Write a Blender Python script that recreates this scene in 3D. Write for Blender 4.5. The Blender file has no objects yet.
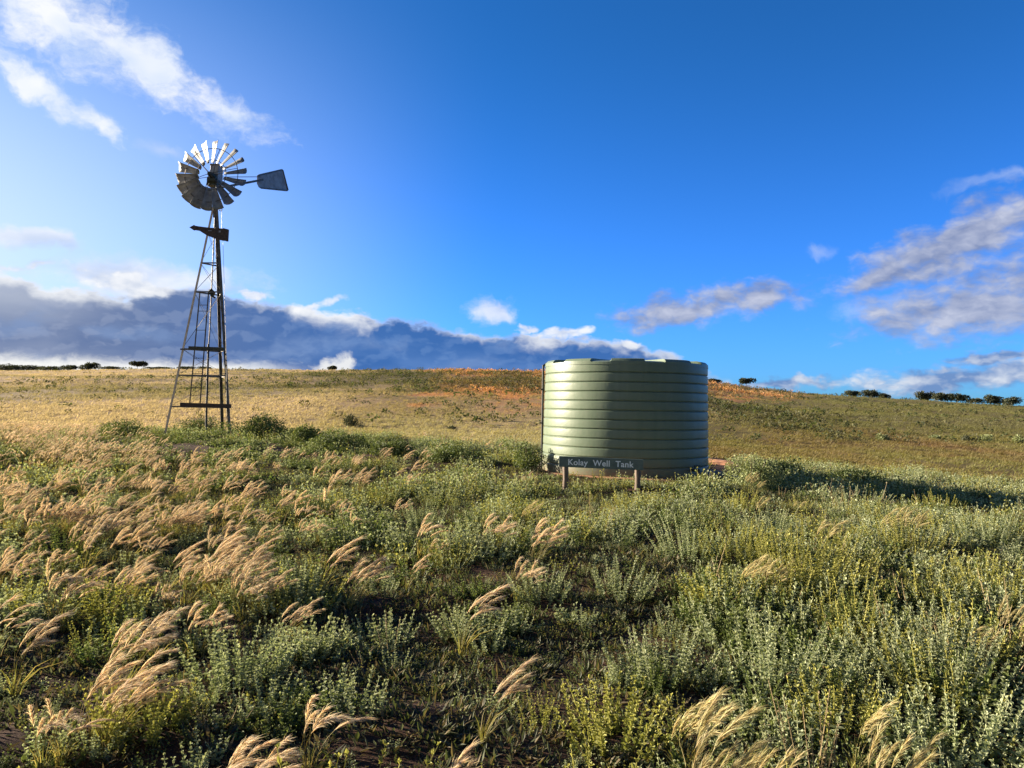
import bpy, math, random
import numpy as np
from mathutils import Vector, Matrix

R = math.radians
scene = bpy.context.scene
COL = scene.collection
rnd = random.Random(7)

# ------------------------------------------------------------------ camera
F = 786.0
EYE = 1.53
PITCH, ROLL = R(1.53), R(1.03)
camd = bpy.data.cameras.new('camera')
camd.sensor_width = 36.0
camd.lens = F * 36.0 / 1024.0
camd.clip_start = 0.05
camd.clip_end = 6000
cam = bpy.data.objects.new('camera', camd)
COL.objects.link(cam)
CM = Matrix.Rotation(R(90) + PITCH, 3, 'X') @ Matrix.Rotation(ROLL, 3, 'Z')
cam.matrix_world = Matrix.Translation((0, 0, EYE)) @ CM.to_4x4()
scene.camera = cam
CMn = np.array(CM)
CAMP = np.array([0, 0, EYE])


def ray(px, py):
    d = CMn @ np.array([(px - 512) / F, -(py - 384) / F, -1.0])
    return d / np.linalg.norm(d)


def at(px, py, depth):
    """the world point seen at that pixel whose y is depth"""
    d = ray(px, py)
    return CAMP + d * (depth / d[1])


def project(P):
    P = np.asarray(P, float)
    q = (P - CAMP) @ CMn
    z = np.maximum(-q[..., 2], 1e-3)
    return 512 + F * q[..., 0] / z, 384 - F * q[..., 1] / z, -q[..., 2]


def eye_y(px):
    """picture height of the eye level at a column"""
    return 405.0 + (px - 512) * math.tan(ROLL)


# ------------------------------------------------------------------ noise
def hash2(ix, iy, seed):
    h = (ix.astype(np.int64) * 374761393 + iy.astype(np.int64) * 668265263 + seed * 974634777) & 0xffffffff
    h = ((h ^ (h >> 13)) * 1274126177) & 0xffffffff
    h = h ^ (h >> 16)
    return (h & 0xffffff) / float(0xffffff)


def vnoise(x, y, seed=0):
    x = np.asarray(x, float); y = np.asarray(y, float)
    ix = np.floor(x); iy = np.floor(y)
    fx = x - ix; fy = y - iy
    fx = fx * fx * (3 - 2 * fx); fy = fy * fy * (3 - 2 * fy)
    a = hash2(ix, iy, seed); b = hash2(ix + 1, iy, seed)
    c = hash2(ix, iy + 1, seed); d = hash2(ix + 1, iy + 1, seed)
    return (a * (1 - fx) + b * fx) * (1 - fy) + (c * (1 - fx) + d * fx) * fy


def fbm(x, y, oct=4, seed=0):
    s = 0; a = 0.5; t = 0
    for i in range(oct):
        s = s + a * vnoise(x * 2 ** i, y * 2 ** i, seed + i * 17); t += a; a *= .5
    return s / t


def sstep(a, b, x):
    t = np.clip((np.asarray(x, float) - a) / (b - a), 0, 1)
    return t * t * (3 - 2 * t)


# ------------------------------------------------------------------ terrain
CREST = 300.0
_hx = np.array([-900, -200, 0, 220, 320, 440, 540, 620, 690, 740, 787, 888, 1019, 1200, 1900])
_hy = np.array([21, 22, 24.5, 30.3, 32, 33.8, 34, 32.5, 28, 22.5, 18, 12.5, 8.5, 5, 4])


def ground(x, y):
    x = np.asarray(x, float); y = np.asarray(y, float)
    # near field: a low rise under the windmill, falling away to the right
    z = 0.30 * np.exp(-((x + 9) / 8) ** 2 - ((y - 26) / 8) ** 2)
    z = z - 0.062 * np.clip(x - 4.2, 0, 12) * sstep(7, 14, y)
    bump = (fbm(x * .55, y * .55, 3, 5) - .5) * .22 + (fbm(x * 2.1, y * 2.1, 2, 9) - .5) * .07
    tx, ty = 2.72, 18.8
    dt = np.hypot(x - tx, y - ty)
    z = z + bump * sstep(2.2, 3.6, dt) * (1 - sstep(40, 70, y))
    # dip, then the long slope up to the crest
    yy = np.maximum(y, 1.0)
    px = 512 + F * x / yy
    lift = EYE + CREST * np.interp(px, _hx, _hy) / F
    t = np.clip((y - 46) / (CREST - 46), 0, 1)
    prof = t * (1 - .12 * t) / .88
    far = lift * prof
    far = far + (fbm(x * .03, y * .03, 3, 31) - .5) * 2.0 * sstep(60, 150, y) * (1 - .8 * sstep(240, 300, y))
    over = np.clip(y - CREST, 0, 4000)
    far = far - over * .030 * sstep(0, 120, over)
    return z * (1 - sstep(45, 90, y)) + far


def gpoint(px, py, lift=0.0):
    """where the line of sight of a pixel meets the ground raised by lift"""
    d = ray(px, py)
    d = d / d[1]
    ys = np.concatenate([np.arange(1.5, 40, .05), np.arange(40, 330, .5)])
    P = CAMP + d * ys[:, None]
    g = ground(P[:, 0], P[:, 1]) + lift
    k = np.nonzero(P[:, 2] <= g)[0]
    i = k[0] if len(k) else len(ys) - 1
    return P[i, 0], P[i, 1]


# ------------------------------------------------------------------ mesh building
class MB:
    """collects vertices, faces and a colour per vertex, and links them as one mesh object"""

    def __init__(s):
        s.v = []; s.q = []; s.t = []; s.c = []; s.n = 0; s.poly = []

    def add(s, v, quads=None, tris=None, col=None):
        v = np.asarray(v, np.float32).reshape(-1, 3)
        if quads is not None and len(quads):
            s.q.append(np.asarray(quads, np.int64).reshape(-1, 4) + s.n)
        if tris is not None and len(tris):
            s.t.append(np.asarray(tris, np.int64).reshape(-1, 3) + s.n)
        s.v.append(v)
        if col is None:
            col = (.5, .5, .5)
        c = np.asarray(col, np.float32)
        if c.ndim == 1:
            c = np.tile(c, (len(v), 1))
        s.c.append(c)
        s.n += len(v)

    def arrays(s):
        v = np.concatenate(s.v) if s.v else np.zeros((0, 3), np.float32)
        q = np.concatenate(s.q) if s.q else np.zeros((0, 4), np.int64)
        t = np.concatenate(s.t) if s.t else np.zeros((0, 3), np.int64)
        c = np.concatenate(s.c) if s.c else np.zeros((0, 3), np.float32)
        return v, q, t, c

    def box(s, c, size, rot=None, col=None):
        hx, hy, hz = [a / 2 for a in size]
        v = np.array([[x, y, z] for x in (-hx, hx) for y in (-hy, hy) for z in (-hz, hz)])
        if rot is not None:
            v = v @ np.array(rot).T
        s.add(v + np.array(c), quads=[(0, 1, 3, 2), (4, 6, 7, 5), (0, 4, 5, 1), (2, 3, 7, 6), (0, 2, 6, 4), (1, 5, 7, 3)], col=col)

    def beam(s, a, b, w, h, up=(0, 0, 1), col=None):
        """a square section from a to b"""
        a = Vector(a); b = Vector(b); d = (b - a); L = d.length; d.normalize()
        u = Vector(up)
        sx = d.cross(u)
        if sx.length < 1e-4:
            sx = d.cross(Vector((1, 0, 0)))
        sx.normalize(); uz = sx.cross(d)
        rot = Matrix((d, sx, uz)).transposed()
        s.box((a + b) / 2, (L, w, h), rot, col)

    def tube(s, pts, rad, sides=6, col=None, cap=True):
        pts = np.asarray(pts, float); n = len(pts)
        rad = np.broadcast_to(np.asarray(rad, float), (n,))
        tan = np.gradient(pts, axis=0)
        tan /= np.linalg.norm(tan, axis=1)[:, None] + 1e-9
        ref = np.array([0, 0, 1.0]) if abs(tan[0][2]) < .9 else np.array([1.0, 0, 0])
        u = np.cross(tan, ref); u /= np.linalg.norm(u, axis=1)[:, None] + 1e-9
        w = np.cross(tan, u)
        a = np.arange(sides) * 2 * math.pi / sides
        ring = pts[:, None, :] + rad[:, None, None] * (np.cos(a)[None, :, None] * u[:, None, :] + np.sin(a)[None, :, None] * w[:, None, :])
        v = ring.reshape(-1, 3)
        i = np.arange(n - 1)[:, None] * sides; k = np.arange(sides)[None, :]; k2 = (k + 1) % sides
        q = np.stack([i + k, i + k2, i + sides + k2, i + sides + k], -1).reshape(-1, 4)
        s.add(v, quads=q, col=col)
        if cap:
            s.poly.append([s.n - len(v) + j for j in range(sides)][::-1])
            s.poly.append([s.n - sides + j for j in range(sides)])

    def prism(s, outline, thick, M, col=None):
        """a flat outline (x, z) given a real thickness along y, placed by the matrix M"""
        n = len(outline)
        v = [(x, -thick / 2, z) for x, z in outline] + [(x, thick / 2, z) for x, z in outline]
        v = [tuple(M @ Vector(p)) for p in v]
        s.add(v, quads=[(i, (i + 1) % n, n + (i + 1) % n, n + i) for i in range(n)], col=col)
        b = s.n - 2 * n
        s.poly.append([b + i for i in range(n)][::-1]); s.poly.append([b + n + i for i in range(n)])

    def mesh(s, name, mat, smooth=None):
        v, q, t, c = s.arrays()
        me = bpy.data.meshes.new(name)
        npoly = len(s.poly)
        nl = q.size + t.size + sum(len(p) for p in s.poly)
        me.vertices.add(len(v)); me.vertices.foreach_set('co', v.ravel())
        loops = np.concatenate([q.ravel(), t.ravel()] + [np.array(p) for p in s.poly]).astype(np.int32)
        me.loops.add(nl); me.loops.foreach_set('vertex_index', loops)
        sizes = np.concatenate([np.full(len(q), 4), np.full(len(t), 3), np.array([len(p) for p in s.poly], dtype=int)]).astype(np.int32)
        starts = np.concatenate([[0], np.cumsum(sizes)[:-1]]).astype(np.int32)
        me.polygons.add(len(sizes)); me.polygons.foreach_set('loop_start', starts)
        try:
            me.polygons.foreach_set('loop_total', sizes)
        except Exception:
            pass
        ca = me.color_attributes.new('tint', 'FLOAT_COLOR', 'POINT')
        ca.data.foreach_set('color', np.concatenate([c, np.ones((len(c), 1), np.float32)], 1).ravel().astype(np.float32))
        me.update(calc_edges=True); me.validate()
        if smooth is not None:
            me.shade_smooth()
            if smooth < 179:
                me.set_sharp_from_angle(angle=R(smooth))
        else:
            me.shade_flat()
        if mat is not None:
            me.materials.append(mat)
        return me

    def build(s, name, mat, parent=None, smooth=None):
        o = bpy.data.objects.new(name, s.mesh(name, mat, smooth))
        COL.objects.link(o)
        if parent is not None:
            o.parent = parent
        return o


def tag(o, label=None, cat=None, group=None, kind=None):
    if label: o['label'] = label
    if cat: o['category'] = cat
    if group: o['group'] = group
    if kind: o['kind'] = kind
    return o


def empty(name, loc, label, cat, group=None, rz=0):
    o = bpy.data.objects.new(name, None)
    o.empty_display_size = .2
    COL.objects.link(o)
    o.location = loc; o.rotation_euler = (0, 0, rz)
    return tag(o, label, cat, group)


# ------------------------------------------------------------------ materials
class NT:
    def __init__(s, tree):
        s.t = tree; s.t.nodes.clear()

    def n(s, typ, **kw):
        nd = s.t.nodes.new(typ)
        for k, v in kw.items():
            setattr(nd, k, v)
        return nd

    def l(s, a, b):
        s.t.links.new(a, b)

    def _in(s, sock, v):
        if hasattr(v, 'is_linked') or isinstance(v, bpy.types.NodeSocket):
            s.l(v, sock)
        else:
            sock.default_value = v

    def math(s, op, a, b=None, c=None, clamp=False):
        nd = s.n('ShaderNodeMath', operation=op, use_clamp=clamp)
        s._in(nd.inputs[0], a)
        if b is not None: s._in(nd.inputs[1], b)
        if c is not None: s._in(nd.inputs[2], c)
        return nd.outputs[0]

    def smooth(s, x, a, b, lo=0.0, hi=1.0):
        nd = s.n('ShaderNodeMapRange', interpolation_type='SMOOTHSTEP')
        s._in(nd.inputs['Value'], x)
        s._in(nd.inputs['From Min'], a); s._in(nd.inputs['From Max'], b)
        nd.inputs['To Min'].default_value = lo; nd.inputs['To Max'].default_value = hi
        return nd.outputs[0]

    def mix(s, fac, a, b, mode='MIX'):
        nd = s.n('ShaderNodeMix', data_type='RGBA', blend_type=mode)
        s._in(nd.inputs[0], fac); s._in(nd.inputs[6], a); s._in(nd.inputs[7], b)
        return nd.outputs[2]

    def noise(s, vec, scale, detail=4, rough=.55, dist=0.0, color=False):
        nd = s.n('ShaderNodeTexNoise')
        if vec is not None: s.l(vec, nd.inputs['Vector'])
        nd.inputs['Scale'].default_value = scale; nd.inputs['Detail'].default_value = detail
        nd.inputs['Roughness'].default_value = rough; nd.inputs['Distortion'].default_value = dist
        return nd.outputs['Color'] if color else nd.outputs['Fac']

    def mapping(s, vec, loc=(0, 0, 0), rot=(0, 0, 0), scale=(1, 1, 1), typ='POINT'):
        nd = s.n('ShaderNodeMapping', vector_type=typ)
        s.l(vec, nd.inputs['Vector'])
        nd.inputs['Location'].default_value = loc; nd.inputs['Rotation'].default_value = rot; nd.inputs['Scale'].default_value = scale
        return nd.outputs[0]


def rgba(c):
    return (c[0], c[1], c[2], 1.0)


def new_mat(name):
    m = bpy.data.materials.new(name); m.use_nodes = True
    return m, NT(m.node_tree)


def mat_plain(name, col, rough=.6, metal=0.0, var=.25, scale=9.0, col2=None, bump=0.0, spec=.5, coat=0.0, stretch=(1, 1, 1)):
    """a procedural surface: two tones mottled by noise, with wear in the gloss"""
    m, N = new_mat(name)
    out = N.n('ShaderNodeOutputMaterial'); b = N.n('ShaderNodeBsdfPrincipled')
    tc = N.n('ShaderNodeTexCoord').outputs['Object']
    tc = N.mapping(tc, scale=stretch)
    f = N.noise(tc, scale, 6, .6)
    f2 = N.smooth(f, .35, .68)
    c2 = col2 or tuple(c * (1 - var) for c in col)
    N.l(N.mix(f2, rgba(col), rgba(c2)), b.inputs['Base Color'])
    N.l(N.math('MULTIPLY_ADD', f, .3, rough - .15), b.inputs['Roughness'])
    b.inputs['Metallic'].default_value = metal
    b.inputs['Specular IOR Level'].default_value = spec
    b.inputs['Coat Weight'].default_value = coat
    if bump:
        bn = N.n('ShaderNodeBump'); bn.inputs['Strength'].default_value = bump; bn.inputs['Distance'].default_value = .01
        N.l(f, bn.inputs['Height']); N.l(bn.outputs[0], b.inputs['Normal'])
    N.l(b.outputs[0], out.inputs[0])
    return m


def mat_leafy(name, trans=.35, gloss=.04, per_object=.25, trans_tint=(1.15, 1.1, .6), grad=None):
    """leaf or straw: the colour of each leaf comes from the mesh, light passes through it"""
    m, N = new_mat(name)
    out = N.n('ShaderNodeOutputMaterial')
    at_ = N.n('ShaderNodeAttribute', attribute_name='tint')
    oi = N.n('ShaderNodeObjectInfo')
    k = N.math('MULTIPLY_ADD', oi.outputs['Random'], per_object, 1 - per_object / 2)
    vm = N.n('ShaderNodeVectorMath', operation='SCALE')
    N.l(at_.outputs['Color'], vm.inputs[0]); N.l(k, vm.inputs['Scale'])
    d = N.n('ShaderNodeBsdfDiffuse'); N.l(vm.outputs[0], d.inputs['Color'])
    t = N.n('ShaderNodeBsdfTranslucent')
    N.l(N.mix(1.0, vm.outputs[0], rgba(trans_tint), 'MULTIPLY'), t.inputs['Color'])
    mx = N.n('ShaderNodeMixShader'); mx.inputs[0].default_value = trans
    N.l(d.outputs[0], mx.inputs[1]); N.l(t.outputs[0], mx.inputs[2])
    g = N.n('ShaderNodeBsdfGlossy'); g.inputs['Roughness'].default_value = .62; g.inputs['Color'].default_value = (1, 1, 1, 1)
    m2 = N.n('ShaderNodeMixShader'); m2.inputs[0].default_value = gloss
    N.l(mx.outputs[0], m2.inputs[1]); N.l(g.outputs[0], m2.inputs[2])
    N.l(m2.outputs[0], out.inputs[0])
    return m


M = {}
M['leaf'] = mat_leafy('herb_leaf', .36, .022, .3, (1.1, 1.1, .7))
M['straw'] = mat_leafy('feather_grass_straw', .45, .02, .25, (1.1, 1.03, .85))
M['blade'] = mat_leafy('grass_blade', .4, .012, .25)
M['crown'] = mat_leafy('tree_leaf', .25, .03, .2)
M['stem'] = mat_leafy('herb_stem', .0, .02, .2)
M['bark'] = mat_plain('bark', (.13, .09, .06), .9, 0, .5, 20, bump=.4)
M['galv'] = mat_plain('galvanised_steel', (.35, .35, .345), .55, .3, .35, 6)
M['galv_old'] = mat_plain('weathered_steel', (.16, .15, .135), .55, .6, .4, 7, col2=(.10, .08, .065))
M['rust'] = mat_plain('rusty_steel', (.12, .075, .05), .75, .3, .5, 12, col2=(.06, .045, .04))
M['cast'] = mat_plain('greasy_cast_iron', (.07, .075, .05), .5, .5, .5, 10)
M['timber'] = mat_plain('old_timber', (.09, .055, .04), .85, 0, .4, 5, col2=(.045, .032, .026), bump=.4, stretch=(1, 8, 8))
M['timber_green'] = mat_plain('lichened_timber', (.085, .085, .055), .85, 0, .4, 5, col2=(.05, .045, .034), bump=.4, stretch=(1, 8, 8))
M['post'] = mat_plain('sign_post_wood', (.19, .14, .105), .8, 0, .35, 7, col2=(.12, .085, .065), bump=.4, stretch=(5, 5, .8))
M['sign'] = mat_plain('sign_paint', (.125, .165, .145), .55, 0, .25, 9, spec=.3)
M['letter'] = mat_plain('white_lettering', (.88, .90, .90), .5, 0, .08, 30)
M['black_pipe'] = mat_plain('black_poly_pipe', (.03, .03, .03), .5, 0, .3, 12)
M['soil'] = mat_plain('orange_sand', (.42, .20, .095), .95, 0, .3, 4, col2=(.30, .13, .06), bump=.3)

# tank plastic: faded by the sun, dusty streaks running down
m, N = new_mat('tank_poly')
out = N.n('ShaderNodeOutputMaterial'); b = N.n('ShaderNodeBsdfPrincipled')
tc = N.n('ShaderNodeTexCoord').outputs['Object']
f1 = N.noise(N.mapping(tc, scale=(3.2, 3.2, .35)), 2.2, 5, .6)
f2 = N.noise(tc, 14, 5, .6)
base = N.mix(N.smooth(f1, .35, .7), rgba((.140, .185, .120)), rgba((.162, .205, .138)))
base = N.mix(N.smooth(f2, .52, .75, 0, .35), base, rgba((.19, .19, .13)))
geo = N.n('ShaderNodeSeparateXYZ'); N.l(tc, geo.inputs[0])
base = N.mix(N.math('MULTIPLY', N.smooth(geo.outputs[2], .5, .0), N.smooth(f2, .3, .6, .15, .6)), base, rgba((.20, .12, .07)))
N.l(base, b.inputs['Base Color'])
N.l(N.math('MULTIPLY_ADD', f2, .14, .32), b.inputs['Roughness'])
b.inputs['Specular IOR Level'].default_value = .45
bn = N.n('ShaderNodeBump'); bn.inputs['Strength'].default_value = .12; bn.inputs['Distance'].default_value = .02
N.l(f2, bn.inputs['Height']); N.l(bn.outputs[0], b.inputs['Normal'])
N.l(b.outputs[0], out.inputs[0])
M['tank'] = m

# ground: red soil and litter close by, the tint of each stretch of field farther off
m, N = new_mat('field_soil')
out = N.n('ShaderNodeOutputMaterial'); b = N.n('ShaderNodeBsdfPrincipled')
tc = N.n('ShaderNodeTexCoord').outputs['Object']
tint = N.n('ShaderNodeAttribute', attribute_name='tint').outputs['Color']
n1 = N.noise(tc, .35, 6, .62)
n2 = N.noise(tc, 5.0, 8, .7)
n3 = N.noise(N.mapping(tc, scale=(1, .35, 1)), .09, 6, .65)
c = N.mix(N.smooth(n2, .30, .72), N.mix(1.0, tint, rgba((.62, .58, .55)), 'MULTIPLY'), N.mix(1.0, tint, rgba((1.3, 1.3, 1.25)), 'MULTIPLY'))
c = N.mix(N.smooth(n1, .45, .75, 0, .5), c, N.mix(1.0, c, rgba((.6, .62, .5)), 'MULTIPLY'))
c = N.mix(N.smooth(n3, .52, .66, 0, .6), c, N.mix(1.0, c, rgba((.55, .5, .42)), 'MULTIPLY'))
N.l(c, b.inputs['Base Color']); b.inputs['Roughness'].default_value = .95; b.inputs['Specular IOR Level'].default_value = .15
bn = N.n('ShaderNodeBump'); bn.inputs['Strength'].default_value = .6; bn.inputs['Distance'].default_value = .05
N.l(n2, bn.inputs['Height']); N.l(bn.outputs[0], b.inputs['Normal'])
N.l(b.outputs[0], out.inputs[0])
M['ground'] = m


# ------------------------------------------------------------------ what grows where (intrinsic colours)
def field_colour(x, y):
    """colour of the dry or green cover of each stretch of land"""
    x = np.asarray(x, float); y = np.asarray(y, float)
    px = 512 + F * x / np.maximum(y, 1)
    n = fbm(x * .06, y * .03, 4, 71)
    n2 = fbm(x * .25, y * .12, 3, 77)
    gold = np.array([.46, .375, .275]); olive = np.array([.20, .165, .07]); green = np.array([.165, .16, .06])
    rust = np.array([.44, .235, .12]); brown = np.array([.20, .125, .065]); lime = np.array([.20, .215, .065]); dark = np.array([.075, .075, .035])
    s = lambda w: np.asarray(w)[..., None]
    c = gold * s(np.ones_like(x)) + 0 * s(x)
    w_mid = sstep(255, 400, px + (n - .5) * 160)
    c = c * (1 - s(w_mid)) + (olive * s(1 - n2 * .6) + gold * s(n2 * .6)) * s(w_mid)
    w_r = sstep(690, 760, px + (n - .5) * 60)
    c = c * (1 - s(w_r)) + green * s(w_r)
    # near strips of the right-hand slope
    c_low = brown * s(n2) + lime * s(1 - n2)
    w = s(sstep(560, 640, px) * (1 - sstep(54, 70, y + (n - .5) * 20)))
    c = c * (1 - w) + c_low * w
    # strip of golden grass below the slope in the middle
    w = s(sstep(250, 420, px) * (1 - sstep(560, 640, px)) * (1 - sstep(50, 62, y)))
    c = c * (1 - w) + (gold * .55 + lime * .45) * w
    # rust coloured scrub along the top of the rise
    edge = (px - 425) + (n2 - .5) * 110
    top = 84 + np.clip((px - 560) / 240, 0, 1) * 60
    w = s(sstep(-12, 14, edge) * (1 - sstep(770, 830, px + (n2 - .5) * 60)) * sstep(-14, 14, y - top + (n2 - .5) * 70))
    c = c * (1 - w) + rust * w
    # darker scrub bands
    w = s(sstep(.53, .63, fbm(x * .022 + 5, y * .055, 4, 57)) * sstep(55, 80, y) * (.62 - .2 * w_r))
    c = c * (1 - w) + (dark * 1.6 + gold * .12) * w
    ln = np.abs(fbm(x * .012 + 3, y * .06, 4, 91) - .5)
    w = s((1 - sstep(.008, .03, ln)) * sstep(55, 75, y) * .55)
    c = c * (1 - w) + dark * 1.5 * w
    w = s(sstep(.56, .66, fbm(x * .045 + 9, y * .016, 4, 55)) * sstep(60, 90, y) * (.30 + .5 * w_mid))
    c = c * (1 - w) + dark * w
    return c


# ------------------------------------------------------------------ ground sheet
rs = np.concatenate([[0.0], np.geomspace(.6, 330, 300), np.geomspace(335, 4000, 24)])
a_front = np.linspace(-46, 46, 420)
a_back = np.linspace(46, 314, 92)[1:-1]
ang = np.radians(np.concatenate([a_front, a_back]))
gx = rs[:, None] * np.sin(ang)[None, :]; gy = rs[:, None] * np.cos(ang)[None, :]
gz = ground(gx, gy)
nr, na = gx.shape
V = np.stack([gx, gy, gz], -1).reshape(-1, 3)
i = np.arange(nr - 1)[:, None]; k = np.arange(na)[None, :]; k2 = (k + 1) % na
Q = np.stack([i * na + k, i * na + k2, (i + 1) * na + k2, (i + 1) * na + k], -1).reshape(-1, 4)
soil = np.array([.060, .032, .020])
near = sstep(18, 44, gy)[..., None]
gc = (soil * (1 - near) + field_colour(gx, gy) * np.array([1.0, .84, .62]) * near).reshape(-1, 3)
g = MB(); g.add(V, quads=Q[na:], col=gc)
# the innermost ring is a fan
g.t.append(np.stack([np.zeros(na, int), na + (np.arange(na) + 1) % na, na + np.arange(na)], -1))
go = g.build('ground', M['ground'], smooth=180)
tag(go, kind='structure')


# ------------------------------------------------------------------ plants: prototypes
def unit(v):
    return v / (np.linalg.norm(v, axis=-1, keepdims=True) + 1e-9)


def leaves(mb, B, D, L, W, up, cols, lod=0, droop=.25):
    """leaf blades: base points B, directions D, lengths L, widths W"""
    D = unit(D); S = unit(np.cross(D, up)); Nn = np.cross(S, D)
    L = L[:, None]; W = W[:, None]
    tip = B + D * L - Nn * 0 - np.array([0, 0, 1]) * L * droop
    if lod == 0:
        a = B + D * L * .35; c = B + D * L * .72 - np.array([0, 0, 1]) * L * droop * .45
        f = Nn * W * .28
        v = np.stack([B, a + S * W * .5 + f, c + S * W * .40 + f, tip, c - S * W * .40 + f, a - S * W * .5 + f], 1)
        n = len(B); o = np.arange(n)[:, None] * 6
        q = np.concatenate([o + np.array([0, 1, 2, 3]), o + np.array([0, 3, 4, 5])])
        mb.add(v.reshape(-1, 3), quads=q, col=np.repeat(cols, 6, 0))
    else:
        a = B + D * L * .5 - np.array([0, 0, 1]) * L * droop * .2 + Nn * W * .15
        v = np.stack([B, a + S * W * .5, tip, a - S * W * .5], 1)
        n = len(B); o = np.arange(n)[:, None] * 4
        mb.add(v.reshape(-1, 3), quads=o + np.array([0, 1, 2, 3]), col=np.repeat(cols, 4, 0))


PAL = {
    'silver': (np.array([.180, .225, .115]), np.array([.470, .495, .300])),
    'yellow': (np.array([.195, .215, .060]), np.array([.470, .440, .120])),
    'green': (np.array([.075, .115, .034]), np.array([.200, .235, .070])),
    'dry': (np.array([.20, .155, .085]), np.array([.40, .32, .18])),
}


def herb(seed, kind, nst=9, H=.36, spread=.10, leafL=.030, gap=.022, per=6, lod=0, bush=.5):
    """an upright woolly herb: whorls of small ovate leaves up many stems"""
    g = np.random.default_rng(seed)
    ms, ml = MB(), MB()
    c0, c1 = PAL[kind]
    for s in range(nst):
        a = g.uniform(0, 2 * math.pi); r = spread * math.sqrt(g.uniform(0, 1))
        h = H * g.uniform(.55, 1.0) * (1 - .30 * r / spread)
        lean = .25 + .9 * r / spread
        d = np.array([math.cos(a) * bush * lean + .10, math.sin(a) * bush * lean, 1.0]); d /= np.linalg.norm(d)
        t = np.linspace(0, 1, 5)
        side = g.normal(0, .05, 3) * np.array([1, 1, 0])
        axis = lambda t: np.array([math.cos(a) * r, math.sin(a) * r, -.02]) + np.outer(t, d * h) + np.outer(t * t, side * h + np.array([0, 0, .05 * h]))
        ms.tube(np.vstack([[0, 0, -.07], axis(t)]), np.linspace(.0034, .0012, 6), 3, col=(c0 + c1) * .5 * np.array([1.0, .95, .9]), cap=False)
        nn = max(3, int(h * .92 / gap))
        tn = np.linspace(.10, 1.0, nn)
        tt = np.repeat(tn, per) + g.normal(0, .006, nn * per)
        nl = len(tt)
        B = axis(tt)
        ph = g.uniform(0, 6.28) + np.repeat(np.arange(nn) * 1.57, per) + np.tile(np.arange(per) * 2 * math.pi / per, nn) + g.normal(0, .25, nl)
        elev = np.radians(g.uniform(12, 68, nl) + 30 * np.clip(tt - .75, 0, 1) * 3)
        D = np.stack([np.cos(ph) * np.cos(elev), np.sin(ph) * np.cos(elev), np.sin(elev)], 1)
        big = np.tile((np.arange(per) % 3 == 0).astype(float), nn)
        L = leafL * (.55 + .55 * big) * (1.15 - .55 * tt) * g.uniform(.75, 1.2, nl)
        W = L * g.uniform(.5, .75, nl)
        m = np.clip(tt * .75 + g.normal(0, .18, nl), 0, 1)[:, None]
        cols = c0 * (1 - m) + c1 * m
        cols = cols * g.uniform(.8, 1.2, (nl, 1))
        up = np.array([0, 0, 1.0]) + np.stack([np.cos(ph), np.sin(ph), ph * 0], 1) * -.4
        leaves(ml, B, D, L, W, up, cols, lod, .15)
    return ms, ml


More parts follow.
